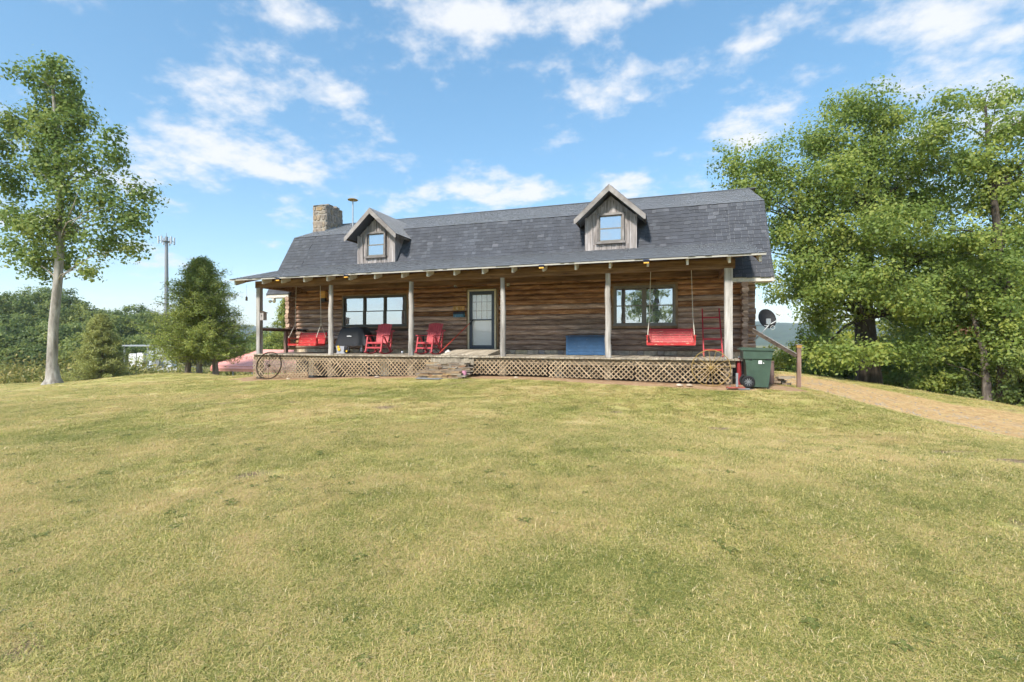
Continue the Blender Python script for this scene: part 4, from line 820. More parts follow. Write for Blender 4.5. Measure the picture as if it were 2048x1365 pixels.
# birdhouse, sign, mailbox, wall box, chime
t = thing('birdhouse', 'small grey wooden birdhouse fixed to the far left porch post', 'birdhouse', (-13.66, .0, 2.32))
MB().box((0, 0, .10), (.16, .15, .26)).build('box', 'grey_board', t, local=True); MB().prism([(-.09, .29), (-.09, .305), (.12, .235), (.12, .22)], 'y', -.1, .1).build('roof', 'dark_board', t, local=True); MB().lathe([(.022, 0), (.022, .004)], 14, (0, -.076, .12), Euler((R(90), 0, 0)).to_matrix()).build('hole', 'black_metal', t, local=True)
t = thing('house_number_sign', 'orange wooden house number plaque on the logs above the mailbox', 'sign', (-7.16, WY - .085, 2.72)); pl_ = MB().box((0, 0, 0), (.44, .03, .15)).build('plaque', 'sign_wood', t, local=True)
for ch, dx, sz, mt_ in (('1', -.155, .12, 'trim_tan'), ('6', -.06, .15, 'cream_paint'), ('2', .03, .10, 'trim_tan'), ('1', .10, .10, 'trim_tan'), ('1', .165, .11, 'cream_paint')):
    me_ = text_mesh(ch, sz); me_.materials.clear(); me_.materials.append(MATS[mt_]); d_ = link('digit', me_, pl_); d_.location = (dx, -.018, 0); d_.rotation_euler = (R(90), 0, 0)
t = thing('mailbox', 'blue grey metal mailbox on the log wall under the house number', 'mailbox', (-7.13, WY - .13, 2.40)); MB().prism([(-.06, 0), (.06, 0), (.06, .17), (-.02, .17), (-.06, .11)], 'x', -.20, .20).build('body', 'mailbox_blue', t, local=True); MB().prism([(-.07, .105), (-.02, .178), (.062, .178), (.062, .19), (-.03, .19), (-.085, .11)], 'x', -.21, .21).build('lid', 'slate_frame', t, local=True)
for dx in (-.1, .1): MB().tube([(dx, -.065, .01), (dx, -.09, .02), (dx, -.085, .05)], .006, 6).build('newspaper_hook', 'steel', t, local=True)
t = thing('wall_box', 'small wooden nest box under the eave on the far log wall', 'nest box', (-12.92, WY - .16, 3.10)); MB().box((0, 0, .26), (.24, .14, .26)).build('box', 'sign_wood', t, local=True); MB().box((0, .0, .07), (.20, .10, .14)).build('base', 'black_metal', t, local=True)
t = thing('wind_chime', 'tiny dark wind chime hanging outside the far left porch post', 'chime', (-14.42, 0, 3.0)); MB().tube([(0, 0, .15), (0, 0, .58)], .003, 5).build('cord', 'steel', t, local=True); MB().lathe([(.035, 0), (.035, .12), (.01, .16)], 10).build('bell', 'rust_dark', t, local=True)
for k, (x, y) in enumerate([(.22, -.62), (.46, -.58), (-4.1, -.6), (-8.6, -.62), (-12.0, -.62)]):
    s_ = random.uniform(.06, .1); o = MB().lathe([(s_ * .7, 0), (s_, s_ * .3), (s_ * .6, s_ * .7), (.01, s_ * .8)], 9, (x, y, g1(x, y) - .005)).build('rock', 'foundation_stone', None, smooth=True)
    tag(o, ['pale rock at the lattice foot left of the wagon wheel', 'pale rock touching the thin wagon wheel', 'small rock on the clay near the third right post', 'small rock on the clay below the middle rocking chair', 'small rock on the clay below the covered grill'][k], 'rock')

# ------------------------------------------------------------------ carport, tower, shed
t = thing('carport', 'red ribbed metal carport roof below the lawn beyond the far porch end', 'carport', (-26.1, 15.6, -2.6))
prof = [(11.42, -.52), (11.40, -.30), (11.52, -.12)] + [(11.52 + (15.6 - 11.52) * k / 7, -.12 + .96 * k / 7) for k in range(1, 8)]
prof = prof + [(31.2 - y, z) for y, z in prof[-2::-1]]
for a, b_ in zip(prof[:-1], prof[1:]):
    L = math.hypot(b_[0] - a[0], b_[1] - a[1]); p = MB(); d = ((b_[0] - a[0]) / L, (b_[1] - a[1]) / L); n_ = (-d[1], d[0]); n_ = n_ if n_[1] > -.3 else (-n_[0], -n_[1])
    pts = []; k = max(1, int(L / .22))
    for i in range(k):
        for f, h in ((0, 0), (.62, 0), (.70, .03), (.92, .03)): pts.append((a[0] + d[0] * L * (i + f) / k + n_[0] * h, a[1] + d[1] * L * (i + f) / k + n_[1] * h))
    pts.append(b_); vs = [(xx, y, z) for xx in (-29.7, -22.6) for y, z in pts]; m_ = len(pts)
    p.add(vs, [(i, i + 1, i + 1 + m_, i + m_) for i in range(m_ - 1)]).build('roof_panel', 'carport_red', t)
for xx in (-29.68, -22.62):
    for a, b_ in zip(prof[:-1], prof[1:]): MB().bar((xx, a[0], a[1]), (xx, b_[0], b_[1]), .05, .09).build('edge_trim', 'carport_red', t)
for xx in (-29.5, -27.85, -26.2, -24.5, -22.8):
    for y in (11.5, 19.7): zb_ = g1(xx, y); MB().box((xx, y, (-.45 + zb_) / 2), (.07, .07, -.45 - zb_)).build('leg', 'galvanized', t)
p = at(333, 742, 125); gzp = g1(p.x, p.y)
t = thing('cell_tower', 'tall thin grey cell tower with antenna arms rising behind the cedar', 'tower', (p.x, p.y, gzp)); ht = at(333, 474, 125).z - gzp
MB().tube([(0, 0, 0), (0, 0, ht)], [.62, .34], 14).build('pole', 'pole_grey', t, local=True, smooth=True); MB().lathe([(.5, ht - 1.4), (.9, ht - 1.3), (.9, ht - 1.15), (.5, ht - 1.1)], 14).build('platform', 'pole_grey', t, local=True)
for k in range(3):
    a = k * 2.094 + .4; d = Vector((math.cos(a), math.sin(a), 0)); s_ = Vector((-d.y, d.x, 0)); MB().bar(d * .4 + Vector((0, 0, ht - 1.2)), d * 1.5 + Vector((0, 0, ht - 1.2)), .15, .15).bar(d * 1.5 - s_ * .7 + Vector((0, 0, ht - 1.2)), d * 1.5 + s_ * .7 + Vector((0, 0, ht - 1.2)), .12, .12).build('arm', 'pole_grey', t, local=True)
    for q_ in (-1, 1): MB().box(d * 1.55 + s_ * .65 * q_ + Vector((0, 0, ht - 1.0)), (.26, .26, 1.9)).build('antenna', 'shed_grey', t, local=True)
MB().tube([(0, 0, ht), (0, 0, ht + .9)], .06, 6).build('lightning_rod', 'pole_grey', t, local=True)
p = at(312, 747, 62); gzp = g1(p.x, p.y); t = thing('equipment_shed', 'pale equipment cabinets under an open frame at the foot of the cell tower', 'shed', (p.x, p.y, gzp), R(YAW))
MB().box((0, 0, .35), (9.5, 4, .8)).build('pad', 'concrete', t, local=True)
for dx, w, h, m_ in ((-1.9, .9, 1.8, 'white_paint'), (-.9, .8, 1.9, 'white_paint'), (.4, .7, 2.2, 'shed_grey'), (2.0, 2.0, 2.6, 'shed_grey'), (1.5, .8, 1.0, 'pole_grey')): MB().box((dx, -1.0 if m_ != 'pole_grey' else -1.6, .75 + h / 2), (w, .9, h)).build('cabinet', m_, t, local=True)
MB().box((.1, -.8, 3.55), (6.2, 1.8, .18)).build('canopy', 'galvanized', t, local=True)
for dx in (-2.9, 0, 3.0): MB().box((dx, -1.4, 2.1), (.14, .14, 2.8)).build('frame_post', 'galvanized', t, local=True)

# ------------------------------------------------------------------ trees
def leaf_quads(cen, size, up=.6, aspect=.55, out=None, droop=.3):
    N = len(cen); n = rng.normal(size=(N, 3)) * .75; n[:, 2] += up
    if out is not None: n += out * .5
    n /= np.linalg.norm(n, axis=1, keepdims=True); a = rng.normal(size=(N, 3)); a[:, 2] -= droop
    a -= n * np.sum(a * n, axis=1, keepdims=True); a /= np.linalg.norm(a, axis=1, keepdims=True) + 1e-9; b_ = np.cross(n, a)
    L = size * rng.uniform(.5, 1.55, (N, 1)); Wd = L * aspect; f = n * L * .10
    return np.stack([cen - a * L / 2, cen + b_ * Wd / 2 + f + a * L * .05, cen + a * L / 2, cen - b_ * Wd / 2 + f + a * L * .05], 1)
def lobes_px(L, D, dscale=1.0, tall=1.0):
    out = []
    for l in L:
        x, y, rx, ry = l[:4]; dd = l[4] if len(l) > 4 else random.uniform(-1, 1) * 1.0
        c = at(x, y, D + dd); k = (D + dd) / FPX * dscale; out.append((c, rx * k, max(rx, ry) * k, ry * k * tall))
    return out
def crown_points(lobes, per_m2, clump_r, leaves, flat=.55, shell=.55):
    C = []; cl = []; lo = []
    for (c, rx, ry, rz_) in lobes:
        n = max(3, int(per_m2 * (rx * ry + rx * rz_ + ry * rz_) * 1.6))
        d = rng.normal(size=(n, 3)); d /= np.linalg.norm(d, axis=1, keepdims=True); r = rng.uniform(0, 1, (n, 1)) ** shell
        p = np.array(c) + d * r * np.array([rx, ry, rz_]); cl.append(p); lo.append(np.broadcast_to(np.array(c), p.shape))
    cl = np.concatenate(cl); lo = np.concatenate(lo); N = len(cl); cr = clump_r * rng.uniform(.6, 1.4, (N, 1)); cnt = leaves
    pts = cl[:, None, :] + np.clip(rng.normal(size=(N, cnt, 3)), -1.7, 1.7) * cr[:, None, :] * np.array([.5, .5, .5 * flat]); tint = rng.uniform(0, 1, (N, 1)) * .55 + rng.uniform(0, 1, (N, cnt)) * .45
    ov = pts - lo[:, None, :]; ov = ov / (np.linalg.norm(ov, axis=2, keepdims=True) + 1e-6); ov2 = pts - cl[:, None, :]; ov2 = ov2 / (np.linalg.norm(ov2, axis=2, keepdims=True) + 1e-6)
    return cl, pts.reshape(-1, 3), tint.reshape(-1), (ov * 1.1 + ov2 * .7).reshape(-1, 3)
def tree(name, label, base, path, radii, lobes, leafmat_, bark, per_m2, clump_r, leaves, size, group=None, limbs=26, seed=1, limb_r=.09, extra=None, aspect=.6, up=.6, cat='tree', flat=.55, shell=.55):
    global rng
    rng = np.random.default_rng(seed); random.seed(seed)
    t = thing(name, label, cat, base, 0, group); B_ = Vector(base); tr = MB(); P_ = [Vector(p) for p in path]
    tr.tube(P_, radii, 14)
    cl, pts, tint, outv = crown_points(lobes, per_m2, clump_r, leaves, flat, shell)
    for i in rng.choice(len(cl), min(limbs, len(cl)), replace=False):
        e = Vector(cl[i]); best = None
        zs = e.z - (e - B_).xy.length * .45
        k = min(range(len(P_)), key=lambda j: abs(P_[j].z - max(zs, P_[len(P_) // 3].z))); s_ = P_[k]
        mid = s_.lerp(e, .5) + Vector((random.uniform(-.3, .3), random.uniform(-.3, .3), random.uniform(-.1, .5)));  r0 = min(limb_r, radii[k] * .6) * random.uniform(.6, 1.1)
        tr.tube([s_, s_.lerp(mid, .5) + Vector((0, 0, .1)), mid, mid.lerp(e, .5) + Vector((random.uniform(-.1, .1), 0, .05)), e], [r0, r0 * .8, r0 * .6, r0 * .4, r0 * .15], 6, cap=False)
    tr.build('trunk', bark, t, smooth=True)
    q_ = leaf_quads(pts, size, up, aspect, outv * 1.6) - np.array(B_)
    link('crown', np_quads('crown', q_, leafmat_, tint), t)
    return t
def base_at(x, y, D):
    p = at(x, y, D); return Vector((p.x, p.y, g1(p.x, p.y) - .05))
# leaning tall tree at the left
b0 = base_at(106, 768, 23)
tree('tall_tree', 'tall slender tree with pale leaning trunk on the left lawn', b0, [b0, b0 + Vector((0, 0, .28)), b0.lerp(at(104, 720, 23), .9), at(107, 650, 23), at(116, 560, 23), at(121, 480, 23), at(120, 380, 23), at(114, 280, 23), at(106, 180, 23), at(102, 118, 23)], [.46, .29, .21, .19, .175, .16, .13, .09, .055, .03],
     lobes_px([(100, 132, 45, 28), (60, 155, 36, 16), (140, 165, 32, 26), (125, 205, 62, 40), (150, 250, 48, 45), (95, 262, 62, 40), (70, 230, 32, 20), (20, 250, 38, 40), (-20, 300, 55, 60), (85, 320, 60, 45), (160, 320, 46, 40), (15, 360, 50, 40), (130, 380, 56, 45), (235, 285, 30, 20), (225, 325, 36, 24), (285, 385, 44, 14), (260, 430, 55, 30), (200, 400, 50, 40), (205, 480, 54, 32), (265, 500, 28, 20), (120, 455, 56, 45), (60, 440, 60, 36), (45, 500, 42, 28), (85, 530, 50, 38), (140, 520, 42, 30), (20, 430, 40, 20), (180, 540, 30, 12)], 23, .88, 1.25), 'poplar_leaf', 'bark_pale', 2.9, .52, 80, .135, seed=11, limb_r=.04, limbs=46, shell=.7, aspect=.8, flat=1.15)
# oaks at the right
b1 = base_at(1737, 768, 22)
tree('oak_tree', 'broad leafy oak standing right of the cabin beyond the drive', b1, [b1, b1.lerp(at(1737, 700, 22), .6), at(1733, 690, 22), at(1728, 640, 22), at(1722, 580, 22.3), at(1735, 500, 22.5), at(1742, 420, 22.6), at(1745, 330, 22.8), at(1748, 240, 23)], [.55, .44, .42, .40, .36, .27, .2, .12, .05],
     lobes_px([(1700, 215, 65, 30), (1770, 240, 70, 32), (1640, 290, 80, 45), (1730, 310, 90, 50), (1820, 330, 90, 50), (1545, 345, 70, 45), (1470, 335, 44, 34), (1500, 385, 70, 40), (1600, 400, 95, 45), (1720, 400, 100, 45), (1840, 420, 110, 50), (1560, 470, 75, 34), (1660, 490, 100, 40), (1790, 500, 110, 45), (1900, 520, 90, 50), (1550, 550, 50, 24), (1600, 585, 60, 24), (1640, 560, 80, 28), (1775, 570, 100, 34), (1870, 610, 110, 45), (1640, 655, 50, 24), (1660, 622, 56, 20), (1822, 636, 66, 22), (1690, 708, 70, 15, -2.5), (1765, 704, 80, 16, -2.2), (1640, 715, 36, 12, -2.2), (1850, 690, 60, 22, -1), (1700, 560, 90, 40, -2), (1815, 600, 80, 30, -2.5), (1880, 560, 80, 40, -2), (1650, 590, 66, 28, -2), (1620, 520, 70, 36, -1), (1760, 450, 90, 40, -2.5), (1680, 360, 80, 40, -2)], 22.4, 1.0, 1.22), 'oak_leaf', 'bark_dark', 3.0, .60, 115, .125, seed=21, limbs=70, limb_r=.10, shell=.6, flat=.85)
b2 = base_at(2012, 812, 19)
tree('oak_tree', 'tall open crowned oak at the right picture edge on a double trunk', b2, [b2, b2.lerp(at(2005, 760, 19), .7), at(2008, 700, 19), at(2015, 600, 19.3), at(2000, 500, 19.6), at(1985, 380, 20), at(1975, 280, 20.3), at(1970, 200, 20.5)], [.30, .22, .2, .18, .15, .11, .07, .03],
     lobes_px([(1905, 205, 42, 26), (1990, 200, 40, 34), (2000, 265, 50, 40), (1900, 260, 50, 30), (1860, 290, 40, 26), (1950, 330, 75, 45), (2060, 250, 50, 50), (2090, 340, 80, 60), (1990, 400, 90, 50), (2080, 460, 80, 60), (1950, 480, 80, 40), (2020, 560, 90, 50), (1950, 600, 80, 40), (2080, 620, 80, 60), (2000, 660, 80, 40), (2070, 720, 70, 50), (1940, 670, 60, 30), (2010, 600, 60, 40, -1.2), (2020, 660, 60, 40, -1.4), (2000, 715, 50, 26, -1.2), (1990, 540, 60, 36, -1)], 20), 'oak_leaf', 'bark_dark', 4.0, .5, 85, .125, seed=23, limbs=40, limb_r=.06, shell=.65, flat=.85, up=.5)
b2b = b2 + Vector((-.42, .3, -.05)); tree('young_oak', 'pale barked young oak beside the double trunk at the right edge', b2b, [b2b, b2b + Vector((-.05, 0, 1.2)), b2b + Vector((.0, .3, 2.4)), b2b + Vector((-.4, .8, 5.2))], [.17, .14, .11, .06], lobes_px([(1930, 640, 60, 40, 1), (1900, 700, 60, 35, 1), (1960, 720, 50, 30, 1)], 20), 'oak_leaf', 'bark_cedar', 4.5, .5, 70, .125, seed=24, limbs=5, limb_r=.025)
# understorey on the falling slope behind the drive
for i, (x, y, D, lob, mat_, lab) in enumerate([
    (1590, 762, 27, [(1600, 712, 55, 40), (1630, 680, 45, 34), (1655, 735, 40, 30), (1575, 740, 40, 28)], 'yellow_leaf', 'yellow green bush between the rail post and the oak trunk'),
    (1548, 765, 30, [(1550, 735, 40, 26), (1575, 715, 34, 26), (1530, 755, 30, 20)], 'oak_leaf', 'dark green bush behind the trash cart below the far hill'),
    (1610, 768, 24, [(1625, 742, 40, 26), (1600, 755, 30, 20)], 'oak_leaf', 'low dark bush just right of the rail post'),
    (1690, 765, 27, [(1680, 740, 36, 26), (1700, 720, 40, 30)], 'wood_leaf', 'green bush directly left of the oak trunk foot'),
    (1800, 770, 25, [(1800, 735, 50, 34), (1780, 755, 36, 22), (1830, 700, 50, 40)], 'oak_leaf', 'leafy shrub directly right of the oak trunk foot'),
    (1855, 780, 26, [(1850, 690, 56, 50), (1870, 740, 56, 36), (1850, 620, 50, 50)], 'wood_leaf', 'slim dark stemmed tree between the oak and the right edge'),
    (1900, 800, 22, [(1890, 755, 50, 30), (1930, 765, 50, 32), (1860, 770, 34, 18)], 'oak_leaf', 'dense low shrub along the drive edge left of the double trunk'),
    (1960, 815, 20, [(1950, 780, 44, 26), (1985, 760, 44, 40)], 'wood_leaf', 'dark shrub at the foot of the double trunk'),
    (2040, 830, 18, [(2040, 770, 44, 50), (2090, 740, 60, 70)], 'wood_leaf', 'dark leafy shrub cut by the right picture edge'),
    (1880, 790, 34, [(1900, 640, 90, 60), (1960, 560, 90, 80), (1830, 600, 70, 60), (1900, 720, 90, 50)], 'wood_leaf', 'tree filling the gap behind the two oaks'),
    (1760, 790, 40, [(1740, 690, 90, 60), (1660, 720, 60, 40), (1800, 740, 70, 40)], 'yellow_leaf', 'distant light green tree behind the oak trunk'),
    (2060, 820, 30, [(2060, 600, 90, 90), (2120, 500, 90, 90), (2080, 720, 90, 70)], 'wood_leaf', 'tall dark tree behind the right edge oak')]):
    bb = base_at(x, y, D); mid = Vector(at(lob[0][0], lob[0][1], D)); lp = lobes_px(lob, D)
    lp = lp + [(Vector((bb.x, bb.y, (bb.z + mid.z) / 2)), lp[0][1] * .7, lp[0][2] * .6, max(.4, (mid.z - bb.z) * .45))]
    big = D > 28; tree('understorey_bush' if lob[0][3] < 50 and not big else 'understorey_tree', lab, bb, [bb, bb.lerp(mid, .5), mid], [.10, .07, .03], lp, mat_, 'bark_dark', 5.0 if not big else 2.2, .42 if not big else .7, 70, .12 if not big else .2, seed=40 + i, limbs=10, limb_r=.04, group='bushes and trees on the slope behind the drive', cat='bush' if lob[0][3] < 50 else 'tree')
bb = base_at(1985, 790, 23); tree('dead_sapling', 'sapling with dead reddish brown leaves left of the right edge oak', bb, [bb, at(1978, 720, 21), at(1965, 650, 20.5), at(1940, 640, 20)], [.06, .05, .03, .01], lobes_px([(1950, 668, 34, 16, -2), (1982, 690, 18, 18, -2)], 22), 'dead_leaf', 'bark_dark', 1.6, .35, 22, .13, seed=60, limbs=8, limb_r=.03)
# evergreens at the left
def conifer(name, label, base, h, w, mat_, seed, n, stems=((0, 0),), skirt=.22, size=.16, group=None, ragged=.25, pw=.8):
    global rng
    rng = np.random.default_rng(seed); random.seed(seed); t = thing(name, label, 'tree', base, 0, group); tr = MB()
    for dx, dy in stems: tr.tube([(dx * 1.1, dy, -.1), (dx, dy, h * .12), (dx * .7, dy * .7, h * .5), (dx * .15, 0, h * .98)], [.19 * h / 7, .15 * h / 7, .09 * h / 7, .015], 10)
    C = []; nb = n // 9
    for i in range(nb):
        f = ((i + rng.uniform(0, 1)) / nb) ** 1.25; z = h * (skirt + (1 - skirt) * f); prof = (1 - f) ** pw * min(1, (f + .14) / .22); a = i * 2.4 + rng.normal() * .3; rr = w / 2 * prof * (1 + ragged * rng.normal() * .8) + .12 * h / 7
        rise = rng.uniform(-.1, .35)
        for k in range(9):
            q = .22 + .78 * (k + rng.uniform(0, 1)) / 9; C.append((rr * q * math.cos(a) + rng.normal() * .06, rr * q * math.sin(a) + rng.normal() * .06, z + rr * q * q * rise - rr * q * .1, a, rr))
        tr.tube([(0, 0, z - rr * .1), (rr * math.cos(a), rr * math.sin(a), z + rr * (rise - .1))], [.025 * h / 7, .006], 5, cap=False)
    for k in range(14): C.append((rng.normal() * .05, rng.normal() * .05, h * (1 - .012 * k), 0, .1))
    n = len(C)
    C = np.array(C); cnt = 26; pts = C[:, None, :3] + rng.normal(size=(n, cnt, 3)) * np.array([.15, .15, .13]) * h / 7; tint = rng.uniform(0, 1, (n, 1)) * .6 + rng.uniform(0, 1, (n, cnt)) * .4
    out = (pts - C[:, None, :3]).reshape(-1, 3) * 4 + pts.reshape(-1, 3) * np.array([1, 1, 0]); out /= np.linalg.norm(out, axis=1, keepdims=True) + 1e-6
    tr.build('trunk', 'bark_cedar', t, local=True, smooth=True); link('crown', np_quads('crown', leaf_quads(pts.reshape(-1, 3), size * h / 7, .5, .28, out, -.5), mat_, tint.reshape(-1)), t); return t
bb = base_at(402, 748, 26); conifer('cedar_tree', 'large ragged cedar on several trunks left of the red carport', bb, at(402, 522, 26).z - bb.z, 4.5, 'cedar_needle', 71, 3300, ((-.9, 0), (0, -.1), (.75, .2)), .17, .13, pw=.66, ragged=.36)
bb = base_at(203, 768, 31); conifer('cedar_tree', 'small bushy olive cedar right of the leaning tree trunk', bb, at(203, 632, 31).z - bb.z, 3.6, 'olive_needle', 72, 1700, ((0, 0),), .02, .18, ragged=.12, pw=.7)
bb = base_at(575, 720, 42); conifer('cedar_tree', 'slim light green conifer seen between the far porch post and the log corner', bb, at(575, 598, 42).z - bb.z, 4.4, 'cedar_needle', 73, 800, ((0, 0),), .05, .2)
bb = base_at(548, 720, 46); tree('background_tree', 'light green leafy tree seen under the porch shelf rail', bb, [bb, at(548, 690, 46), at(548, 660, 46)], [.2, .15, .05], lobes_px([(545, 680, 36, 24), (570, 690, 30, 24), (520, 695, 24, 18)], 46), 'wood_leaf', 'bark_dark', .9, .9, 30, .4, seed=75, limbs=6)
# the wood beyond the field: one tree at a time
wood_spec = [(-60, 575, 90, 80), (20, 590, 66, 80), (75, 575, 78, 90), (130, 580, 70, 88), (10, 640, 70, 66), (180, 605, 70, 84), (120, 640, 74, 70), (235, 615, 74, 86), (195, 660, 60, 66), (270, 610, 70, 92), (300, 650, 60, 74), (330, 625, 60, 90), (250, 680, 52, 66), (60, 680, 60, 66), (395, 650, 66, 92), (470, 665, 60, 96), (520, 660, 50, 98), (600, 660, 60, 100)]
wd_names = ['first', 'second', 'third', 'fourth', 'fifth', 'sixth', 'seventh', 'eighth', 'ninth', 'tenth', 'eleventh', 'twelfth', 'thirteenth', 'fourteenth', 'fifteenth', 'sixteenth', 'seventeenth', 'eighteenth']
order = sorted(range(len(wood_spec)), key=lambda i: wood_spec[i][0])
for i, (x, ty, hw, D) in enumerate(wood_spec):
    random.seed(100 + i); bb = base_at(x, 742, D); hpx = 742 - ty; L = []
    for k in range(7):
        f = random.uniform(.1, .85); L.append((x + random.uniform(-.7, .7) * hw, ty + 30 + f * (hpx - 50), hw * random.uniform(.42, .62), hw * random.uniform(.32, .46), random.uniform(-4, 2)))
    L.append((x, ty + 26, hw * .5, 24, 0)); r_ = wd_names[order.index(i)]
    tree('woodland_tree', '%s tree from the left in the dark wood beyond the field' % r_, bb, [bb, at(x, 700, D), at(x + 5, ty + 60, D), at(x + 3, ty + 15, D)], [.3, .25, .15, .05], lobes_px(L, D), random.choice(['wood_leaf', 'wood_leaf', 'wood_leaf_light']), 'bark_dark', 1.3, .9, 60, .34, seed=100 + i, limbs=8, limb_r=.12, group='trees of the wood beyond the field', up=.7, flat=.7, shell=.3)
bb = base_at(272, 760, 42); tree('sapling', 'pale green sapling before the equipment shed', bb, [bb, at(272, 740, 42), at(270, 722, 42)], [.05, .04, .02], lobes_px([(272, 728, 18, 12), (262, 742, 16, 10), (280, 745, 14, 10)], 42), 'weed_leaf', 'bark_dark', 1.2, .5, 24, .22, seed=81, limbs=6, limb_r=.03)
# two trees behind the camera, seen only mirrored in the window panes
for k, (x, y, h) in enumerate(((-1.6, -40, 13), (5.0, -37, 10))):
    bb = Vector((x, y, g1(x, y))); random.seed(200 + k)
    tree('mirrored_tree', ['tall tree mirrored in the double window behind the right swing', 'lower tree mirrored in the window of the right dormer'][k], bb, [bb, bb + Vector((.1, 0, h * .4)), bb + Vector((0, 0, h * .9))], [.4, .3, .05], [(bb + Vector((random.uniform(-2.4, 2.4), random.uniform(-2.4, 2.4), h * random.uniform(.35, .95))), 1.9, 1.9, 1.4) for _ in range(14)], 'wood_leaf', 'bark_dark', .7, .8, 26, .3, seed=200 + k, limbs=16)
# weedy edge of the field (uncountable)
rng = np.random.default_rng(5); N = 2600; D_ = rng.uniform(33, 62, N); U = rng.uniform(-1.25, -.50, N); ok = rng.uniform(0, 1, N) < np.where(D_ < 42, .9, .5); D_, U = D_[ok], U[ok]
wx = D_ * (-S0 + U * C0); wy = CAM.y + D_ * (C0 + U * S0); wz = gz(wx, wy); hh = np.abs(rng.normal(.55, .35, len(wx))) * (1 + .6 * np.sin(wx * .5) * np.sin(wy * .4))
cnt = 22; pts = np.stack([wx, wy, wz], -1)[:, None, :] + rng.normal(size=(len(wx), cnt, 3)) * np.array([.5, .5, 0]); pts[:, :, 2] += rng.uniform(0, 1, (len(wx), cnt)) * np.maximum(hh, .1)[:, None] * 1.5
tint = np.clip(rng.uniform(0, 1, (len(wx), 1)) * .8 + rng.uniform(0, 1, (len(wx), cnt)) * .3, 0, 1)
tag(link('field_weeds', np_quads('field_weeds', leaf_quads(pts.reshape(-1, 3), .28, .3, .4, None, -.5), 'weed_leaf', tint.reshape(-1))), 'tall weeds and brush along the far edge of the field', 'weeds', kind='stuff')
# leaf litter and brush along the drive edge
rng = np.random.default_rng(6); N = 900; U = rng.uniform(.62, 1.2, N); D_ = 24.5 + rng.uniform(0, 1, N) ** 1.5 * 9 - np.clip((U - .75) * 6, 0, 4); wx = D_ * (-S0 + U * C0); wy = CAM.y + D_ * (C0 + U * S0); wz = gz(wx, wy); cnt = 26
pts = np.stack([wx, wy, wz], -1)[:, None, :] + rng.normal(size=(N, cnt, 3)) * np.array([.4, .4, 0]); pts[:, :, 2] += rng.uniform(0, 1, (N, cnt)) * rng.uniform(.2, 1.3, (N, 1))
tag(link('slope_brush', np_quads('slope_brush', leaf_quads(pts.reshape(-1, 3), .18, .5, .5), 'oak_leaf', rng.uniform(0, 1, N * cnt))), 'low green brush covering the slope behind the drive', 'brush', kind='stuff')

# ------------------------------------------------------------------ grass blades (uncountable)
TUFT = bpy.data.collections.new('grass_tufts')
def tuft(seed, mat_, n, hmin, hmax, spread):
    r = np.random.default_rng(seed); V = []; T = []
    for i in range(n):
        a = r.uniform(0, 6.283); p0 = np.array([r.normal() * spread, r.normal() * spread, -.004]); h = r.uniform(hmin, hmax); lean = r.uniform(.5, 2.3); d = np.array([math.cos(a), math.sin(a), 0]); s_ = np.array([-d[1], d[0], 0]) * r.uniform(.0010, .0021)
        p1 = p0 + d * lean * h * .35 + np.array([0, 0, h * .6]); p2 = p0 + d * lean * h * 1.0 + np.array([0, 0, h * (1.0 if lean < .8 else .62)]); tt = r.uniform(0, 1)
        V += [[p0 - s_, p0 + s_, p1 + s_ * .8, p1 - s_ * .8], [p1 - s_ * .8, p1 + s_ * .8, p2 + s_ * .15, p2 - s_ * .15]]; T += [tt, tt]
    ob = bpy.data.objects.new('grass_tuft', np_quads('grass_tuft', np.array(V), mat_, np.array(T))); TUFT.objects.link(ob)
for k in range(5): tuft(300 + k, 'grass_blade', 64, .010, .032, .048)
for k in range(2): tuft(310 + k, 'dry_blade', 50, .008, .028, .06)
for k in range(2): tuft(320 + k, 'weed_leaf', 26, .02, .045, .035)
for k in range(2): tuft(330 + k, 'straw', 16, .006, .05, .09)
def rosette(seed):
    r = np.random.default_rng(seed); V = []; T = []
    for i in range(9):
        a = i * .72 + r.uniform(-.2, .2); d = np.array([math.cos(a), math.sin(a), 0]); L = r.uniform(.03, .055); w = L * .22; sd = np.array([-d[1], d[0], 0]) * w; p0 = d * .004; p1 = d * L * .55 + np.array([0, 0, L * .35]); p2 = d * L + np.array([0, 0, L * .22]); tt = r.uniform(.2, .6)
        V += [[p0 - sd * .3, p0 + sd * .3, p1 + sd, p1 - sd], [p1 - sd, p1 + sd, p2 + sd * .2, p2 - sd * .2]]; T += [tt, tt]
    ob = bpy.data.objects.new('weed_rosette', np_quads('weed_rosette', np.array(V), 'weed_leaf', np.array(T) * .5)); TUFT.objects.link(ob)
for k in range(2):
    sb = MB().lathe([(.012, -.004), (.02, .004), (.014, .012), (.003, .015)], 6); sb.v = [(x * random.uniform(.7, 1.3), y * random.uniform(.7, 1.3), z) for x, y, z in sb.v]; ob = bpy.data.objects.new('gravel_stone', sb.mesh('gravel_stone', 'gravel_grey')); TUFT.objects.link(ob)
for k in range(2): rosette(340 + k)
rng = np.random.default_rng(9); PX = []; 
for (d0, d1, dens_, sc) in ((1.7, 3.2, 900, .95), (3.2, 5.0, 560, 1.05), (5.0, 8.0, 300, 1.2), (8.0, 13.0, 120, 1.4), (13.0, 19.0, 45, 1.6), (19.0, 31.0, 12, 1.8)):
    um = 1.28; area = um * (d1 * d1 - d0 * d0); n = int(area * dens_); D_ = np.sqrt(rng.uniform(d0 * d0, d1 * d1, n)); U = rng.uniform(-um, um, n); PX.append(np.stack([D_ * (-S0 + U * C0), CAM.y + D_ * (C0 + U * S0), np.full(n, sc)], -1))
PX = np.concatenate(PX); dr, gr, cl_, ro = masks(PX[:, 0], PX[:, 1]); ru = rng.uniform(0, 1, len(PX))
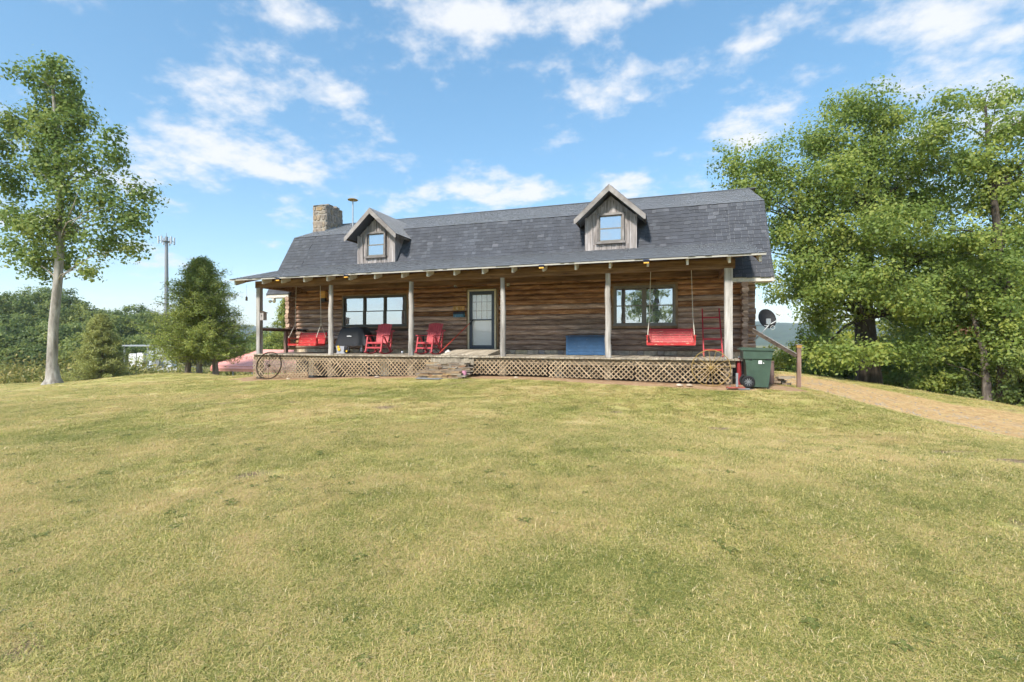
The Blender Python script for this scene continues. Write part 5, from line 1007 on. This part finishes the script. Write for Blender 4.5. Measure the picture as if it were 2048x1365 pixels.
patch = np.sin(PX[:, 0] * 3.1 + np.sin(PX[:, 1] * 2.3) * 1.5) * np.sin(PX[:, 1] * 2.7 + np.sin(PX[:, 0] * 1.9) * 1.4)
keep = (cl_ < .35 + .3 * ru) & ~((PX[:, 0] > -14.8) & (PX[:, 0] < 2.6) & (PX[:, 1] > -.35)) & (ru > np.clip(patch - .75, 0, 1) * 1.1) & ~((dr > .5) & (ru < .35)); keep &= ru > np.clip(bareness(PX[:, 0], PX[:, 1]) * 1.2, 0, .85); PX = PX[keep]; dr = dr[keep]; gr = gr[keep]
z = gz(PX[:, 0], PX[:, 1]) + .012 * np.sin(PX[:, 0] * 2.1 + PX[:, 1] * .7) * np.sin(PX[:, 1] * 1.9)
me = bpy.data.meshes.new('lawn_grass'); me.vertices.add(len(PX)); me.vertices.foreach_set('co', np.stack([PX[:, 0], PX[:, 1], z], -1).reshape(-1).astype(np.float32))
me.attributes.new('gscale', 'FLOAT', 'POINT').data.foreach_set('value', (PX[:, 2] * rng.uniform(.7, 1.25, len(PX)) * np.where(dr > .5, .8, 1)).astype(np.float32)); me.attributes.new('dry', 'FLOAT', 'POINT').data.foreach_set('value', dryness(PX[:, 0], PX[:, 1]).astype(np.float32)); me.attributes.new('grot', 'FLOAT', 'POINT').data.foreach_set('value', rng.uniform(0, 6.28, len(PX)).astype(np.float32))
gi = rng.integers(0, 5, len(PX)); gi = np.where((dr > .45) | (rng.uniform(0, 1, len(PX)) < .06), rng.integers(5, 7, len(PX)), gi); r2 = rng.uniform(0, 1, len(PX)); cl2 = vnoise(PX[:, 0], PX[:, 1], 1.6, 8); gi = np.where((r2 < np.where(cl2 > .72, .10, .012)) & (dr < .45), rng.integers(7, 9, len(PX)), gi); gi = np.where(r2 > .975, rng.integers(9, 11, len(PX)), gi); names = sorted(o_.name for o_ in TUFT.objects); gi = np.where((dr > .5) & (r2 < .05 + gr * .6), rng.integers(11, 13, len(PX)), gi); r3 = rng.uniform(0, 1, len(PX)); gi = np.where((r3 < np.where(vnoise(PX[:, 0], PX[:, 1], .8, 14) > .62, .014, .002)) & (dr < .4) & (PX[:, 2] < 1.3), rng.integers(13, 15, len(PX)), gi); gi = np.array([names.index(o_.name) for o_ in TUFT.objects])[gi]; me.attributes.new('gidx', 'INT', 'POINT').data.foreach_set('value', gi.astype(np.int32))
go = tag(link('lawn_grass', me), 'short mown grass, part green and part straw, covering the lawn', 'grass', kind='stuff')
ng = bpy.data.node_groups.new('scatter_grass', 'GeometryNodeTree'); ng.interface.new_socket('Geometry', in_out='INPUT', socket_type='NodeSocketGeometry'); ng.interface.new_socket('Geometry', in_out='OUTPUT', socket_type='NodeSocketGeometry')
N_ = ng.nodes; gi_ = N_.new('NodeGroupInput'); go_ = N_.new('NodeGroupOutput'); ip = N_.new('GeometryNodeInstanceOnPoints'); ci = N_.new('GeometryNodeCollectionInfo'); ci.inputs['Collection'].default_value = TUFT; ci.inputs['Separate Children'].default_value = True; ci.inputs['Reset Children'].default_value = True
def na(n_, ty):
    a = N_.new('GeometryNodeInputNamedAttribute'); a.data_type = ty; a.inputs['Name'].default_value = n_; return a.outputs['Attribute']
cx = N_.new('ShaderNodeCombineXYZ'); Lk = ng.links.new
Lk(gi_.outputs[0], ip.inputs['Points']); Lk(ci.outputs[0], ip.inputs['Instance']); ip.inputs['Pick Instance'].default_value = True; Lk(na('gidx', 'INT'), ip.inputs['Instance Index']); Lk(na('grot', 'FLOAT'), cx.inputs[2]); Lk(cx.outputs[0], ip.inputs['Rotation']); Lk(na('gscale', 'FLOAT'), ip.inputs['Scale']); Lk(ip.outputs[0], go_.inputs[0])
md = go.modifiers.new('scatter', 'NODES'); md.node_group = ng

# ------------------------------------------------------------------ air
hm = bpy.data.materials.new('air'); hm.use_nodes = True; t = hm.node_tree; t.nodes.clear(); o = t.nodes.new('ShaderNodeOutputMaterial'); pv = t.nodes.new('ShaderNodeVolumePrincipled')
pv.inputs['Color'].default_value = (.86, .92, 1, 1); pv.inputs['Density'].default_value = .00033; pv.inputs['Anisotropy'].default_value = .2; t.links.new(pv.outputs[0], o.inputs['Volume']); MATS['air'] = hm
tag(MB().box((0, 0, 30), (5600, 5600, 92)).build('haze', 'air'), 'thin pale summer haze over the whole place', None, kind='stuff')
